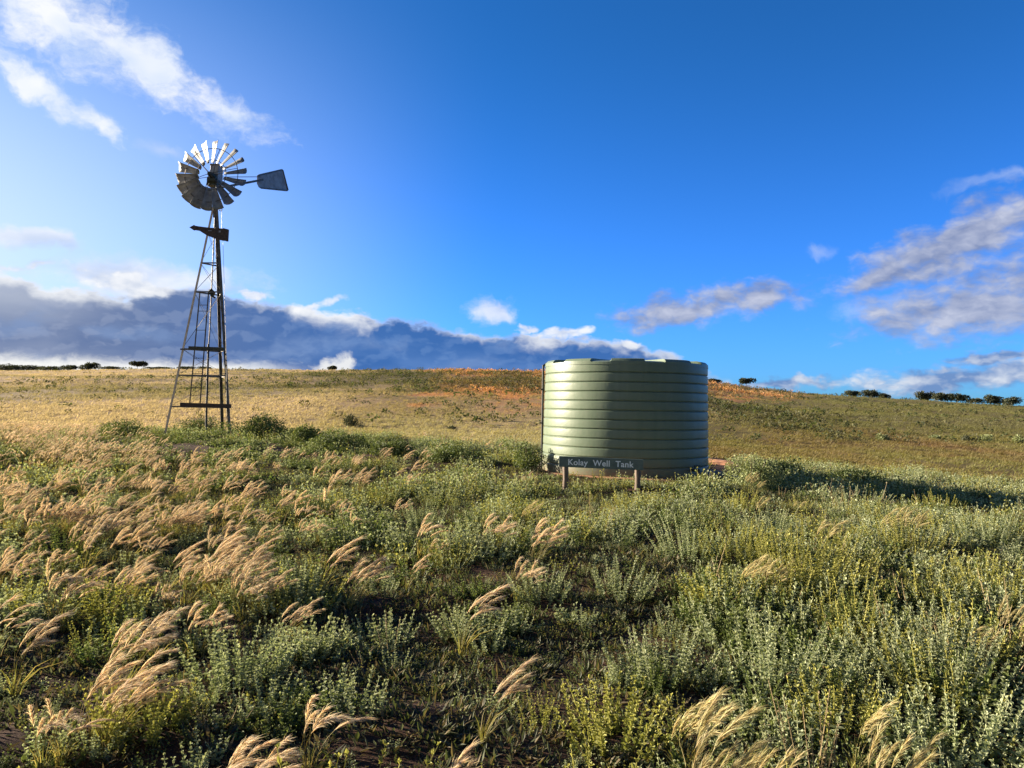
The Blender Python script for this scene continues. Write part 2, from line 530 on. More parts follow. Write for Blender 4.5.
def feather_grass(seed, nst=14, H=.50, spread=.05, hairs=44, nblade=26, lod=0, tone=0.0, wind=1.0):
    """a tussock of fine stalks whose feathery heads are bowed over by a wind along +x"""
    g = np.random.default_rng(seed)
    mb, mp = MB(), MB()
    c_lo = np.array([.22, .22, .07]); c_st = np.array([.42, .35, .15])
    c_pl = np.array([.74, .60, .40]) * (1 - tone) + np.array([.52, .47, .20]) * tone
    # leaves at the foot
    for k in range(nblade):
        a = g.uniform(0, 6.28); r = spread * g.uniform(0, 1)
        L = H * g.uniform(.35, .75)
        out_ = np.array([math.cos(a), math.sin(a), 0]) * g.uniform(.15, .6) + np.array([.25 * wind, 0, 0])
        t = np.linspace(0, 1, 4)
        p = np.array([math.cos(a) * r, math.sin(a) * r, -.01]) + np.outer(t, [0, 0, L]) + np.outer(t ** 1.8, out_ * L) - np.outer(t ** 2.6, [0, 0, L * g.uniform(.1, .45)])
        w = .0032 * (1 + lod) * np.array([1, .9, .6, .08])
        s = unit(np.cross(np.gradient(p, axis=0), np.array([math.cos(a + 1.2), math.sin(a + 1.2), .3])))
        v = np.stack([p - s * w[:, None], p + s * w[:, None]], 1).reshape(-1, 3)
        cc = (c_lo * g.uniform(.6, 1.1) if g.random() < .6 else c_st * g.uniform(.6, .9))
        mb.add(v, quads=[(2 * j, 2 * j + 1, 2 * j + 3, 2 * j + 2) for j in range(3)], col=cc)
    for k in range(nst):
        a = g.uniform(0, 6.28); r = spread * math.sqrt(g.uniform(0, 1))
        h = H * g.uniform(.65, 1.05)
        az = g.normal(0, .24)
        wd = np.array([math.cos(az), math.sin(az), 0])
        bend = g.uniform(.45, .98) * wind
        t = np.linspace(0, 1, 9)
        th = t ** 1.35 * bend * R(112)              # the angle from upright grows along the stalk
        ds = h * 1.25 / 8
        step = np.stack([np.sin(th), np.cos(th)], 1) * ds
        cx = np.concatenate([[0], np.cumsum(step[:-1, 0])]); cz = np.concatenate([[0], np.cumsum(step[:-1, 1])])
        p = np.array([math.cos(a) * r, math.sin(a) * r, -.01]) + np.outer(cx, wd) + np.outer(cz, [0, 0, 1]) + np.outer(t, np.array([math.cos(a), math.sin(a), 0]) * .06)
        mp.tube(np.vstack([[0, 0, -.05], p]), np.linspace(.0015, .0006, 10) * (1 + .8 * lod), 3, col=c_lo * .4 + c_st * .6, cap=False)
        # awns: they leave the top third and stream down the wind
        nh = hairs
        ht = .62 + .38 * g.uniform(0, 1, nh) ** .8
        B = np.stack([np.interp(ht, t, p[:, j]) for j in range(3)], 1)
        tg = unit(np.gradient(p, axis=0)); T = np.stack([np.interp(ht, t, tg[:, j]) for j in range(3)], 1)
        D = unit(T + g.normal(0, .17, (nh, 3)) + wd * .15)
        L = g.uniform(.065, .135, nh)[:, None] * (h / .5)
        w = (.0012 + .0007 * lod) * g.uniform(.7, 1.4, nh)[:, None]
        S = unit(np.cross(D, g.normal(0, 1, (nh, 3)) * .6 + np.array([0, -.3, 1])))
        D2 = unit(D + wd * .22 + np.array([0, 0, -.22]))
        mid = B + D * L * .5; tip = mid + D2 * L * .5
        v = np.stack([B - S * w, B + S * w, mid + S * w * .8, mid - S * w * .8, tip], 1).reshape(-1, 3)
        o = np.arange(nh)[:, None] * 5
        cc = c_pl * g.uniform(.72, 1.18, (nh, 1)) * (1 + g.normal(0, .05, (nh, 3)))
        mp.add(v, quads=o + np.array([0, 1, 2, 3]), tris=o + np.array([3, 2, 4]), col=np.repeat(cc, 5, 0))
    return mb, mp


def merged(*mbs):
    r = MB()
    for m_ in mbs:
        v, q, t, c = m_.arrays(); r.add(v, quads=q, tris=t, col=c)
    return r


def scatter(protos, X, Y, idx, rz, sc, tint=None, sink=0.0, tilt=None):
    """one mesh holding a copy of a prototype at every point"""
    r = MB(); Z = ground(X, Y) - sink
    for p, mb in enumerate(protos):
        k = np.nonzero(idx == p)[0]
        if not len(k): continue
        v, q, t, c = mb.arrays()
        cs, sn = np.cos(rz[k])[:, None], np.sin(rz[k])[:, None]
        s = sc[k][:, None]
        vx = (v[None, :, 0] * cs - v[None, :, 1] * sn) * s + X[k][:, None]
        vy = (v[None, :, 0] * sn + v[None, :, 1] * cs) * s + Y[k][:, None]
        vz = v[None, :, 2] * s + Z[k][:, None]
        VV = np.stack([vx, vy, vz], -1).reshape(-1, 3)
        off = (np.arange(len(k)) * len(v))[:, None, None]
        CC = np.tile(c, (len(k), 1, 1))
        if tint is not None:
            CC = CC * tint[k][:, None, :]
        r.add(VV, quads=(q[None] + off).reshape(-1, 4) if len(q) else None, tris=(t[None] + off).reshape(-1, 3) if len(t) else None, col=CC.reshape(-1, 3))
    return r


# ------------------------------------------------------------------ plants: where they stand
# (picture place of the cover, spread, weight): used to find the spots on the ground
GRASS = [(55, 437, 90, 13, 1.0), (190, 450, 150, 10, .35), (45, 500, 110, 24, 1.5), (150, 494, 120, 20, 1.4), (265, 505, 70, 14, .7),
         (190, 545, 66, 18, 1.2), (250, 565, 30, 14, .7), (285, 570, 22, 16, .7), (385, 560, 64, 32, .85), (345, 590, 40, 24, .6),
         (85, 645, 66, 28, 1.15), (175, 602, 46, 16, 1.1), (8, 545, 16, 10, .8), (8, 600, 20, 10, .8), (35, 600, 14, 8, .7),
         (335, 705, 42, 32, .75), (300, 750, 40, 24, .5), (430, 745, 36, 20, .5), (470, 570, 75, 36, .6), (510, 540, 70, 24, .4), (590, 640, 16, 20, .4),
         (705, 735, 38, 28, .55), (885, 728, 30, 26, .4), (965, 615, 64, 18, .45), (840, 590, 80, 14, .35), (660, 555, 90, 20, .2), (455, 660, 40, 14, .35),
         (300, 470, 180, 14, .22), (560, 600, 60, 22, .25), (1000, 690, 40, 30, .2), (620, 740, 40, 24, .25)]
BARE = [(200, 690, 110, 60, .75), (270, 620, 70, 40, .6), (430, 640, 130, 46, .7), (530, 690, 110, 40, .55), (620, 615, 70, 22, .35), (80, 735, 70, 30, .35),
        (790, 640, 60, 24, .4), (560, 745, 60, 24, .3), (880, 650, 60, 20, .35)]


def blobs(px, py, L):
    w = np.zeros_like(px)
    for (cx, cy, rx, ry, a) in L:
        w = np.maximum(w, a * np.exp(-((px - cx) / rx) ** 2 - ((py - cy) / ry) ** 2))
    return w


def sample_field(dens, ylo, yhi, seed):
    """points scattered over the near field, a little past both sides of the view"""
    g = np.random.default_rng(seed)
    half = lambda y: .66 * y + 2.5
    A = (yhi - ylo) * (half(ylo) + half(yhi))
    n = int(A * dens)
    y = np.sqrt(g.uniform(0, 1, n * 2) * (yhi ** 2 - ylo ** 2) + ylo ** 2) if ylo > 6 else g.uniform(ylo, yhi, n * 2)
    x = g.uniform(-1, 1, n * 2) * half(yhi)
    k = np.abs(x) < half(y)
    return x[k], y[k], g.uniform(0, 1, k.sum())


TANK = np.array([*at(625.0, 407, 18.8)[:2], 0.0])
TANK[2] = float(ground(TANK[0], TANK[1]))
def clear_of_tank(x, y, r=2.12):
    return np.hypot(x - TANK[0], y - TANK[1]) > r


# --- herbs
hx, hy, hr = sample_field(26, 2.2, 34, 11)
hz = ground(hx, hy)
px, py, dp = project(np.stack([hx, hy, hz + .25], -1))
wg = blobs(px, py, GRASS); wb = blobs(px, py, BARE)
patch = fbm(hx * 1.15, hy * 1.15, 2, 3)
dens = .12 + 1.30 * sstep(.42, .58, patch)
dens = dens * (1 - .35 * sstep(6.5, 4.0, hy))
dens = dens * (1 - .6 * np.clip(wg, 0, 1)) * (1 - .45 * wb)
dens = dens * np.where(px > 560, 1.15, 1.0)
far_ok = np.where(px < 560, hy < 33 - 5 * sstep(300, 420, px) , hy < 26 + 6 * (fbm(hx * .2, hy * .2, 2, 4) - .5))
dens = dens * (1 - .8 * np.exp(-((px - 668) / 30) ** 2 - ((py - 480) / 9) ** 2))
keep = (hr < dens * .66) & clear_of_tank(hx, hy) & far_ok & ~((px > 704) & (px < 737) & (hy > 17.2) & (hy < 26)) & ~((np.hypot(hx - TANK[0], hy - TANK[1]) < 3.3) & (px > 622) & (px < 712) & (hy < TANK[1]))
hx, hy, px, py, dp, patch = [a[keep] for a in (hx, hy, px, py, dp, patch)]
gr = np.random.default_rng(21)
kn = fbm(hx * .7 + 40, hy * .7, 3, 88)
yel = .10 + .5 * sstep(.5, .66, kn) + .35 * np.exp(-((px - 600) / 120) ** 2 - ((py - 475) / 22) ** 2) + .3 * np.exp(-((px - 800) / 60) ** 2 - ((py - 545) / 40) ** 2)
grn = .18 + .4 * sstep(.52, .40, kn) + .45 * sstep(440, 300, px) * sstep(12, 18, hy)
u = gr.uniform(0, 1, len(hx)) * (1.0)
tot = .75 + yel + grn
kind = np.where(u * tot < yel, 1, np.where(u * tot < yel + grn, 2, 0))
hs = gr.uniform(.6, .95, len(hx)) + .60 * sstep(.50, .70, patch) - .10 * sstep(6, 3.5, hy)
near_tank = np.hypot(hx - TANK[0], hy - TANK[1])
in_sign = (px > 540) & (px < 665) & (hy > 11.2) & (hy < 14.6)
hs = np.where(in_sign, np.minimum(hs, .78), hs)
hs = np.where((near_tank < 4.2) & (hy < TANK[1]), np.minimum(hs, .80), hs)
hrz = gr.uniform(0, 6.28, len(hx))
kind = np.where(gr.uniform(0, 1, len(hx)) < .07, 3, kind)
KN = ['silver', 'yellow', 'green', 'dry']

# --- tussocks
gx2, gy2, gr2 = sample_field(22, 2.2, 36, 12)
gz2 = ground(gx2, gy2)
qx, qy, qd = project(np.stack([gx2, gy2, gz2 + .36], -1))
wg2 = blobs(qx, qy, GRASS)
leftbg = .05 * sstep(700, 300, qx) + .008
pt = fbm(gx2 * .8 + 7, gy2 * .8, 2, 14)
dn = np.maximum(wg2 * (.15 + 1.0 * sstep(.40, .58, pt)), leftbg * sstep(.4, .6, pt) * 1.6)
band = (qx < 170) & (gy2 > 29)
dn = np.where(band, .4, dn)
shrub_band = (qx > 95) & (qx < 470) & (gy2 > 19.5)
dn = np.where(shrub_band, dn * .25, dn)
keep = (gr2 < dn * .70) & clear_of_tank(gx2, gy2, 3.4) & ~((qx > 530) & (qx < 665) & (gy2 > 10.5) & (gy2 < 15)) & ((qx < 470) | (gy2 < 24))
gx2, gy2, qx, qy, qd = [a[keep] for a in (gx2, gy2, qx, qy, qd)]
ts = gr.uniform(.60, 1.12, len(gx2))
trz = gr.normal(-.10, .38, len(gx2))
tone_r = sstep(520, 640, qx)
print('herbs', len(hx), 'tussocks', len(gx2))


def in_view(px, py, dp):
    return (px > -8) & (px < 1032) & (py > 300) & (py < 790) & (dp > 0)


def zone(px, py):
    """a part of the field that one can find from what stands there"""
    if py > 640:
        v = 'in the lowest field'
    elif py > 560:
        v = 'in the middle field'
    else:
        v = 'in the upper field'
    if px < 240: h = 'at far left'
    elif px < 470: h = 'left of centre'
    elif px < 700: h = 'below the name sign'
    elif px < 870: h = 'right of the tank'
    else: h = 'at far right'
    return v + ' ' + h


def place_all(root_name, cat, group, protos, X, Y, idx, rz, sc, order, label):
    """copies of a plant and of each of its parts, one thing per plant"""
    made = {}
    for j in order:
        p = int(idx[j])
        if p not in made:
            root = bpy.data.objects.new(root_name, None); root.empty_display_size = .1
            COL.objects.link(root)
            for pn, mb, mt in protos[p]:
                mb.build(pn, mt, root)
            made[p] = root
            o = root
        else:
            o = made[p].copy(); COL.objects.link(o)
            for ch in made[p].children:
                c_ = ch.copy(); COL.objects.link(c_); c_.parent = o
        o.location = (X[j], Y[j], float(ground(X[j], Y[j])))
        o.rotation_euler = (0, 0, rz[j]); o.scale = (sc[j],) * 3
        tag(o, label(j), cat, group)


# herb prototypes: four of each tone, close up and for farther off
HP, HL, HF = [], [], []
for ki, kn_ in enumerate(KN):
    for v_ in range(4):
        sd = 100 + ki * 10 + v_
        # two bushy forms, one spiky and one low and spreading
        H_ = [.27, .34, .25, .38][ki] * [.92, .78, 1.05, .60][v_]
        L_ = [.031, .026, .033, .018][ki] * [1.0, .8, 1.0, 1.25][v_]
        sp_ = [.15, .17, .09, .18][v_]; bu_ = [.60, .72, .38, .95][v_]; ns_ = [18, 22, 10, 16][v_]
        if kn_ == 'dry': ns_ = 7
        s_, l_ = herb(sd, kn_, nst=ns_, H=H_, spread=sp_, leafL=L_, gap=.019 if kn_ != 'dry' else .03, per=6 if kn_ != 'dry' else 3, lod=0, bush=bu_)
        HP.append([('stem', s_, M['stem']), ('foliage', l_, M['leaf'])])
        HL.append(merged(*herb(sd, kn_, nst=max(6, int(ns_ * .85)), H=H_, spread=sp_, leafL=L_ * 1.2, gap=.030, per=5 if kn_ != 'dry' else 2, lod=1, bush=bu_)))
        HF.append(merged(*herb(sd, kn_, nst=max(5, int(ns_ * .55)), H=H_, spread=sp_, leafL=L_ * 1.75, gap=.050, per=4 if kn_ != 'dry' else 2, lod=1, bush=bu_)))
hidx = kind * 4 + gr.integers(0, 4, len(hx))
vis = np.nonzero(in_view(px, py, dp))[0]
order = vis[np.argsort(np.hypot(hx[vis], hy[vis]))][:300]
HW = ['silver grey woolly herb', 'yellow green leafy herb', 'dark green bushy herb', 'dry tan dead herb']
place_all('leafy_herb', 'herb', 'leafy herbs of the near field', HP, hx, hy, hidx, hrz, hs, order,
          lambda j: HW[kind[j]] + ' ' + zone(px[j], py[j]))
rest = np.ones(len(hx), bool); rest[order] = False
dist = np.hypot(hx, hy)
a = np.nonzero(rest & (dist < 13))[0]; b_ = np.nonzero(rest & (dist >= 13))[0]
tv = lambda n: gr.uniform(.8, 1.2, (n, 1)) * np.ones((1, 3))
sx, sy, sr = sample_field(46, 2.3, 16, 19)
kp = (sr < .62) & clear_of_tank(sx, sy, 2.3) & (fbm(sx * 1.1, sy * 1.1, 3, 23) > .30)
sx, sy = sx[kp], sy[kp]
sk = gr.choice([0, 1, 2], len(sx), p=[.45, .15, .40])
r0 = scatter(HL, sx, sy, sk * 4 + gr.integers(0, 4, len(sx)), gr.uniform(0, 6.28, len(sx)), gr.uniform(.22, .46, len(sx)), tv(len(sx)) * .9)
r1 = scatter(HL, hx[a], hy[a], hidx[a], hrz[a], hs[a], tv(len(a)))
r2 = scatter(HF, hx[b_], hy[b_], hidx[b_], hrz[b_], hs[b_] * 1.05, tv(len(b_)))
o = merged(r0, r1, r2).build('undergrowth', M['leaf'])
tag(o, 'low grey green herbs covering the field around the tank', 'undergrowth', kind='stuff')

# larger bushy clumps that stand above the rest
BIG = [(806, 590, 1.0, 'yellow', 'large yellow green bushy herb right of the tank, tallest of its patch'),
       (690, 560, .8, 'silver', 'large silver grey bushy herb straight below the right sign post'),
       (905, 560, .85, 'yellow', 'broad yellow green bushy herb between the big yellow bush and right edge'),
       (985, 545, .85, 'silver', 'large silver bushy herb at the right edge in front of the tank shadow'),
       (620, 745, .55, 'yellow', 'yellow green bushy herb at the bottom centre with small round leaves'),
       (780, 690, .7, 'silver', 'large silver bushy herb in the lower field right of centre'),
       (660, 680, .6, 'silver', 'dense silver bushy herb in the lower field below the tank'),
       (935, 690, .75, 'silver', 'large silver grey bushy herb in the lower right of the field'),
       (865, 640, .6, 'green', 'dark green bushy herb in the shade below the big yellow bush'),
       (960, 765, .6, 'silver', 'silver bushy herb cut by the bottom edge at lower right'),
       (240, 680, .55, 'silver', 'pale silver bushy herb on bare soil between the lower left grass clumps'),
       (140, 735, .45, 'yellow', 'spiky yellow green herb on bare soil at the lower left'),
       (470, 640, .45, 'silver', 'silver bushy herb on dark ground in the lower centre'),
       (420, 528, .6, 'silver', 'large silver bushy herb left of the sign among bowed grass'),
       (745, 512, .6, 'yellow', 'yellow green bushy herb in front of the tank at its right foot'),
       (860, 512, .8, 'silver', 'silver bushy herb on the near rim of the tank shadow'),
       (940, 515, .75, 'yellow', 'yellow green bushy herb standing on the shadow rim toward the right edge'),
       (720, 610, .6, 'yellow', 'yellow green bushy herb below the right foot of the tank'),
       (1005, 605, .7, 'yellow', 'yellow green bushy herb among grass heads at the right edge'),
       (840, 735, .5, 'yellow', 'small yellow green bushy herb between the two lower right grass clumps'),
       (620, 600, .55, 'silver', 'silver bushy herb below the sign in the middle field'),
       (540, 600, .5, 'silver', 'silver bushy herb beside bowed grass in the middle of the field'),
       (770, 540, .7, 'silver', 'silver bushy herb left of the big yellow bush'),
       (290, 600, .5, 'silver', 'silver bushy herb between the two left grass bands'),
       (65, 560, .6, 'green', 'dark green bushy herb under the long left grass band'),
       (320, 520, .6, 'green', 'dark green bushy herb at the right end of the left grass band'),
       (735, 560, .75, 'yellow', 'second yellow green bushy herb left of the big yellow bush')]
for k_, (bx_, by_, bh_, kd_, lb_) in enumerate(BIG):
    x_, y_ = gpoint(bx_, by_)
    root = empty('bushy_herb', (x_, y_, float(ground(x_, y_))), lb_, 'herb', 'bushy herb clumps of the near field', rz=k_ * 1.3)
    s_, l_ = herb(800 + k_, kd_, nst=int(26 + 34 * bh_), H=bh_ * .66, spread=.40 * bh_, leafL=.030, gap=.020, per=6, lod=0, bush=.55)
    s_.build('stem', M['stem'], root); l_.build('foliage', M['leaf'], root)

# feather grass prototypes
GP, GL, GF = [], [], []
for tn in (0.0, .75):
    for v_ in range(4):
        sd = 300 + v_ + int(tn * 100)
        b1, p1 = feather_grass(sd, nst=[6, 10, 4, 12][v_], H=[.36, .32, .41, .34][v_], spread=[.03, .06, .025, .08][v_], hairs=125, tone=tn, wind=1.0 if tn == 0 else .75)
        GP.append([('leaf_tuft', b1, M['blade']), ('plume_tuft', p1, M['straw'])])
        GL.append(merged(*feather_grass(sd, nst=7, H=.34, spread=.055, hairs=34, nblade=12, lod=1, tone=tn, wind=1.0 if tn == 0 else .75)))
        GF.append(merged(*feather_grass(sd, nst=6, H=.35, spread=.07, hairs=24, nblade=6, lod=3, tone=tn)))
gidx = gr.integers(0, 4, len(gx2)) + 4 * (gr.uniform(0, 1, len(gx2)) < tone_r * .85)
vis = np.nonzero(in_view(qx, qy, qd))[0]
order = vis[np.argsort(np.hypot(gx2[vis], gy2[vis]))][:300]
GW = ['blond feather grass tussock bowed rightward', 'greenish feather grass tussock with upright heads']
place_all('grass_tussock', 'grass tussock', 'feather grass tussocks of the near field', GP, gx2, gy2, gidx, trz, ts, order,
          lambda j: GW[int(gidx[j] >= 4)] + ' ' + zone(qx[j], qy[j]))
rest = np.ones(len(gx2), bool); rest[order] = False
dist = np.hypot(gx2, gy2)
a = np.nonzero(rest & (dist < 13))[0]; b_ = np.nonzero(rest & (dist >= 13))[0]
r1 = scatter(GL, gx2[a], gy2[a], gidx[a], trz[a], ts[a], tv(len(a)))
r2 = scatter(GF, gx2[b_], gy2[b_], gidx[b_], trz[b_], ts[b_], tv(len(b_)))
o = merged(r1, r2).build('field_grass', M['straw'])
tag(o, 'blond feather grass massed on the left of the field', 'grass', kind='stuff')


# --- short weeds and litter that close the gaps between the taller plants
def weed(seed, n=16, h=.10, r=.09):
    g_ = np.random.default_rng(seed); mb = MB()
    a_ = g_.uniform(0, 6.28, n); el = np.radians(g_.uniform(15, 75, n)); rr = r * np.sqrt(g_.uniform(0, 1, n))
    B = np.stack([np.cos(a_) * rr, np.sin(a_) * rr, -.005 + 0 * a_], 1)
    D = np.stack([np.cos(a_) * np.cos(el), np.sin(a_) * np.cos(el), np.sin(el)], 1)
    L = h * g_.uniform(.4, 1.1, n); W = L * g_.uniform(.10, .30, n)
    pick = g_.random((n, 1))
    cols = np.where(pick < .55, np.array([[.07, .085, .03]]), np.where(pick < .8, np.array([[.15, .115, .055]]), np.array([[.10, .11, .07]]))) * g_.uniform(.7, 1.2, (n, 1))
    leaves(mb, B, D, L, W, np.array([0, 0, 1.0]), cols, 1, .2)
    return mb


wx, wy, wr = sample_field(120, 2.2, 20, 15)
wz = ground(wx, wy)
wpx, wpy, wdp = project(np.stack([wx, wy, wz + .1], -1))
keep = (wr < (1 - .15 * blobs(wpx, wpy, BARE)) * np.clip(1.25 - wy / 22, .2, 1)) & clear_of_tank(wx, wy, 2.25)
wx, wy = wx[keep], wy[keep]
WP = [weed(500 + i_, 20, .040 + .010 * i_) for i_ in range(6)]
o = scatter(WP, wx, wy, gr.integers(0, 6, len(wx)), gr.uniform(0, 6.28, len(wx)), gr.uniform(.6, 1.3, len(wx)), tv(len(wx))).build('ground_cover', M['leaf'])
tag(o, 'short weeds and dry litter on the red soil', 'ground cover', kind='stuff')


# --- farther off: tufts over the long slope
def tuft(seed, n=9, h=.35, r=.18, w=.03, lean=.5):
    g_ = np.random.default_rng(seed); mb = MB()
    a_ = g_.uniform(0, 6.28, n); rr = r * np.sqrt(g_.uniform(0, 1, n))
    B = np.stack([np.cos(a_) * rr, np.sin(a_) * rr, -.03 + 0 * a_], 1)
    D = np.stack([np.cos(a_) * .45 + lean, np.sin(a_) * .45, 1 + 0 * a_], 1)
    L = h * g_.uniform(.6, 1.15, n); W = np.full(n, w) * g_.uniform(.7, 1.5, n)
    leaves(mb, B, D, L, W, g_.normal(0, 1, (n, 3)), np.ones((n, 3)) * g_.uniform(.75, 1.2, (n, 1)), 1, .25)
    return mb


def low_shrub(seed, n=26, h=.5, r=.45):
    g_ = np.random.default_rng(seed); mb = MB()
    d = unit(g_.normal(0, 1, (n, 3))); d[:, 2] = np.abs(d[:, 2])
    k_ = g_.uniform(.45, 1, (n, 1)) ** .5
    B = d * k_ * np.array([r, r, h])
    D = unit(d + g_.normal(0, .6, (n, 3)))
    L = np.full(n, r * .5) * g_.uniform(.6, 1.3, n); W = L * .7
    leaves(mb, B, D, L, W, g_.normal(0, 1, (n, 3)), np.ones((n, 3)) * g_.uniform(.7, 1.3, (n, 1)), 1, .1)
    return mb


TP = [tuft(600 + i_) for i_ in range(6)]
g3 = np.random.default_rng(33)
n = 95000
yy = np.exp(g3.uniform(math.log(26), math.log(294), n)); xx = yy * g3.uniform(-.78, .78, n)
fpx, fpy, fdp = project(np.stack([xx, yy, ground(xx, yy)], -1))
kp = ((yy > 33) | (fpx > 560) | ((fpx > 400) & (yy > 27))) & clear_of_tank(xx, yy, 2.6)
kp &= ~((fpx > 704) & (fpx < 737) & (yy < 26.5))
kp &= g3.uniform(0, 1, n) < .25 + 1.2 * sstep(.35, .6, fbm(xx * .15, yy * .07, 3, 61))
xx, yy = xx[kp], yy[kp]
fc = field_colour(xx, yy) * g3.uniform(.75, 1.25, (len(xx), 1)) * 1.05
sz = g3.uniform(.7, 1.3, len(xx)) * (.60 + yy / 190)
sz *= np.where(xx / yy < -.2, 1.0, .85)
o = scatter(TP, xx, yy, g3.integers(0, 6, len(xx)), g3.normal(0, .3, len(xx)), sz, fc).build('distant_grass', M['blade'])
tag(o, 'dry grass over the long slope behind the tank', 'grass', kind='stuff')

SP = [low_shrub(700 + i_) for i_ in range(6)]
n = 15000
yy = np.exp(g3.uniform(math.log(50), math.log(300), n)); xx = yy * g3.uniform(-.78, .78, n)
ppx = 512 + F * xx / yy
dn = sstep(.54, .66, fbm(xx * .045 + 9, yy * .016, 4, 55)) * (.25 + .4 * sstep(300, 420, ppx) - .25 * sstep(700, 760, ppx)) + .012 + .07 * sstep(300, 420, ppx)
rustw = sstep(405, 450, ppx) * (1 - sstep(770, 830, ppx)) * sstep(0, 20, yy - (84 + np.clip((ppx - 560) / 240, 0, 1) * 60))
dn = np.maximum(dn, rustw * 1.0)
kp = g3.uniform(0, 1, n) < dn
xx, yy, rustw = xx[kp], yy[kp], rustw[kp]
fc = field_colour(xx, yy)
dk = np.where(g3.uniform(0, 1, (len(xx), 1)) < .5, np.array([[.06, .075, .03]]), np.array([[.12, .115, .06]]))
isr = (rustw[:, None] > .5) & (g3.uniform(0, 1, (len(xx), 1)) < .80)
fc = np.where(isr, fc * 1.0, dk) * g3.uniform(.75, 1.25, (len(xx), 1))
o = scatter(SP, xx, yy, g3.integers(0, 6, len(xx)), g3.uniform(0, 6.28, len(xx)), g3.uniform(.6, 1.5, len(xx)) * (.55 + yy / 330), fc).build('scrub', M['blade'])
tag(o, 'low dark and rust coloured scrub dotted over the far slope', 'scrub', kind='stuff')


# ------------------------------------------------------------------ shrubs and trees
def crown_mesh(seed, clumps, n, leaf, c0, c1, col_mix=.5):
    g_ = np.random.default_rng(seed); mb = MB()
    for (cx, cy, cz, rx, ry, rz_) in clumps:
        k_ = int(n * (rx * rz_) / sum(c_[3] * c_[5] for c_ in clumps)) + 4
        d = unit(g_.normal(0, 1, (k_, 3)))
        rad = g_.uniform(.35, 1.05, (k_, 1)) ** .6
        B = np.array([cx, cy, cz]) + d * rad * np.array([rx, ry, rz_])
        D = unit(d * .6 + g_.normal(0, .6, (k_, 3)) + np.array([0, 0, .25]))
        L = leaf * g_.uniform(.6, 1.4, k_); W = L * g_.uniform(.4, .8, k_)
        m_ = np.clip(g_.normal(col_mix, .25, (k_, 1)), 0, 1)
        leaves(mb, B, D, L, W, g_.normal(0, 1, (k_, 3)), c0 * (1 - m_) + c1 * m_, 1, .1)
    return mb


DKG = (np.array([.030, .040, .020]), np.array([.075, .085, .040]))
MDG = (np.array([.060, .095, .028]), np.array([.170, .205, .065]))
LMG = (np.array([.130, .170, .060]), np.array([.340, .370, .170]))


def place_shrub(name, loc, w, h, seed, pal, label, cat, group=None, n=900, leaf=.05, spiky=False):
    root = empty(name, loc, label, cat, group)
    g_ = np.random.default_rng(seed)
    cl = []
    for k_ in range(9):
        a_ = g_.uniform(0, 6.28); r_ = g_.uniform(0, .32) * w
        hh = h * g_.uniform(.55, 1.0) * (1 - .9 * (r_ / w))
        cl.append((math.cos(a_) * r_, math.sin(a_) * r_ * .8, hh * .52, w * g_.uniform(.14, .22), w * g_.uniform(.12, .2), hh * .5))
    crown_mesh(seed, cl, n, leaf, *pal).build('foliage', M['crown'], root)
    st = MB()
    for k_ in range(7):
        c_ = cl[k_]
        st.tube([(c_[0] * .02, c_[1] * .02, -.05), (c_[0] * .6, c_[1] * .6, h * .3), (c_[0] * 1.2, c_[1] * 1.2, h * .72)], [.02 * h + .006, .012 * h + .004, .004], 5, col=(.10, .075, .05))
    st.build('stem', M['stem'], root)
    return root


def place_tree(name, px_, top_py, base_py, wpx, depth, seed, pal, label, group, style='umbrella', n=420):
    base = at(px_, base_py, depth)
    gzv = float(ground(base[0], base[1]))
    k_ = depth / F
    if px_ > 840: wpx *= .82
    top = at(px_, top_py, depth)[2]
    h = max(top - gzv, 1.2); w = wpx * k_
    root = empty(name, (base[0], base[1], gzv), label, 'tree', group)
    g_ = np.random.default_rng(seed)
    tr = MB(); cl = []
    forks = 4 if style == 'umbrella' else 6
    lean = g_.normal(0, .06) * h
    fk = np.array([lean * .4, 0, h * (.38 if style == 'umbrella' else .2)])
    tr.tube([(0, 0, -.3), tuple(fk * .5 + np.array([.02 * h, 0, 0])), tuple(fk)], [.055 * h * .6, .045 * h * .6, .036 * h * .6], 6, col=(.1, .08, .06))
    for j in range(forks):
        ox = (j / (forks - 1) - .5) * .75 * w + g_.normal(0, .05) * w
        oy = g_.uniform(-.3, .3) * w
        hz_ = h * (g_.uniform(.62, .84) if style == 'umbrella' else g_.uniform(.28, .66))
        e_ = np.array([ox, oy, hz_])
        midp = fk * .5 + e_ * .5 + np.array([0, 0, -.06 * h])
        tr.tube([tuple(fk), tuple(midp), tuple(e_)], [.028 * h * .6, .018 * h * .6, .006 * h], 5, col=(.1, .08, .06))
        rw = w * g_.uniform(.22, .32)
        rh = h * (g_.uniform(.17, .26) if style == 'umbrella' else g_.uniform(.24, .38))
        cl.append((ox, oy, hz_, rw, rw * .9, rh))
        cl.append((ox * .6 + g_.normal(0, .1) * w, oy * .5, hz_ + rh * .35, rw * .8, rw * .8, rh * .8))
    tr.build('trunk', M['bark'], root)
    crown_mesh(seed, cl, n, .085 * h ** .5 * (3.3 if depth > 150 else 1), *pal).build('crown', M['crown'], root)
    return root


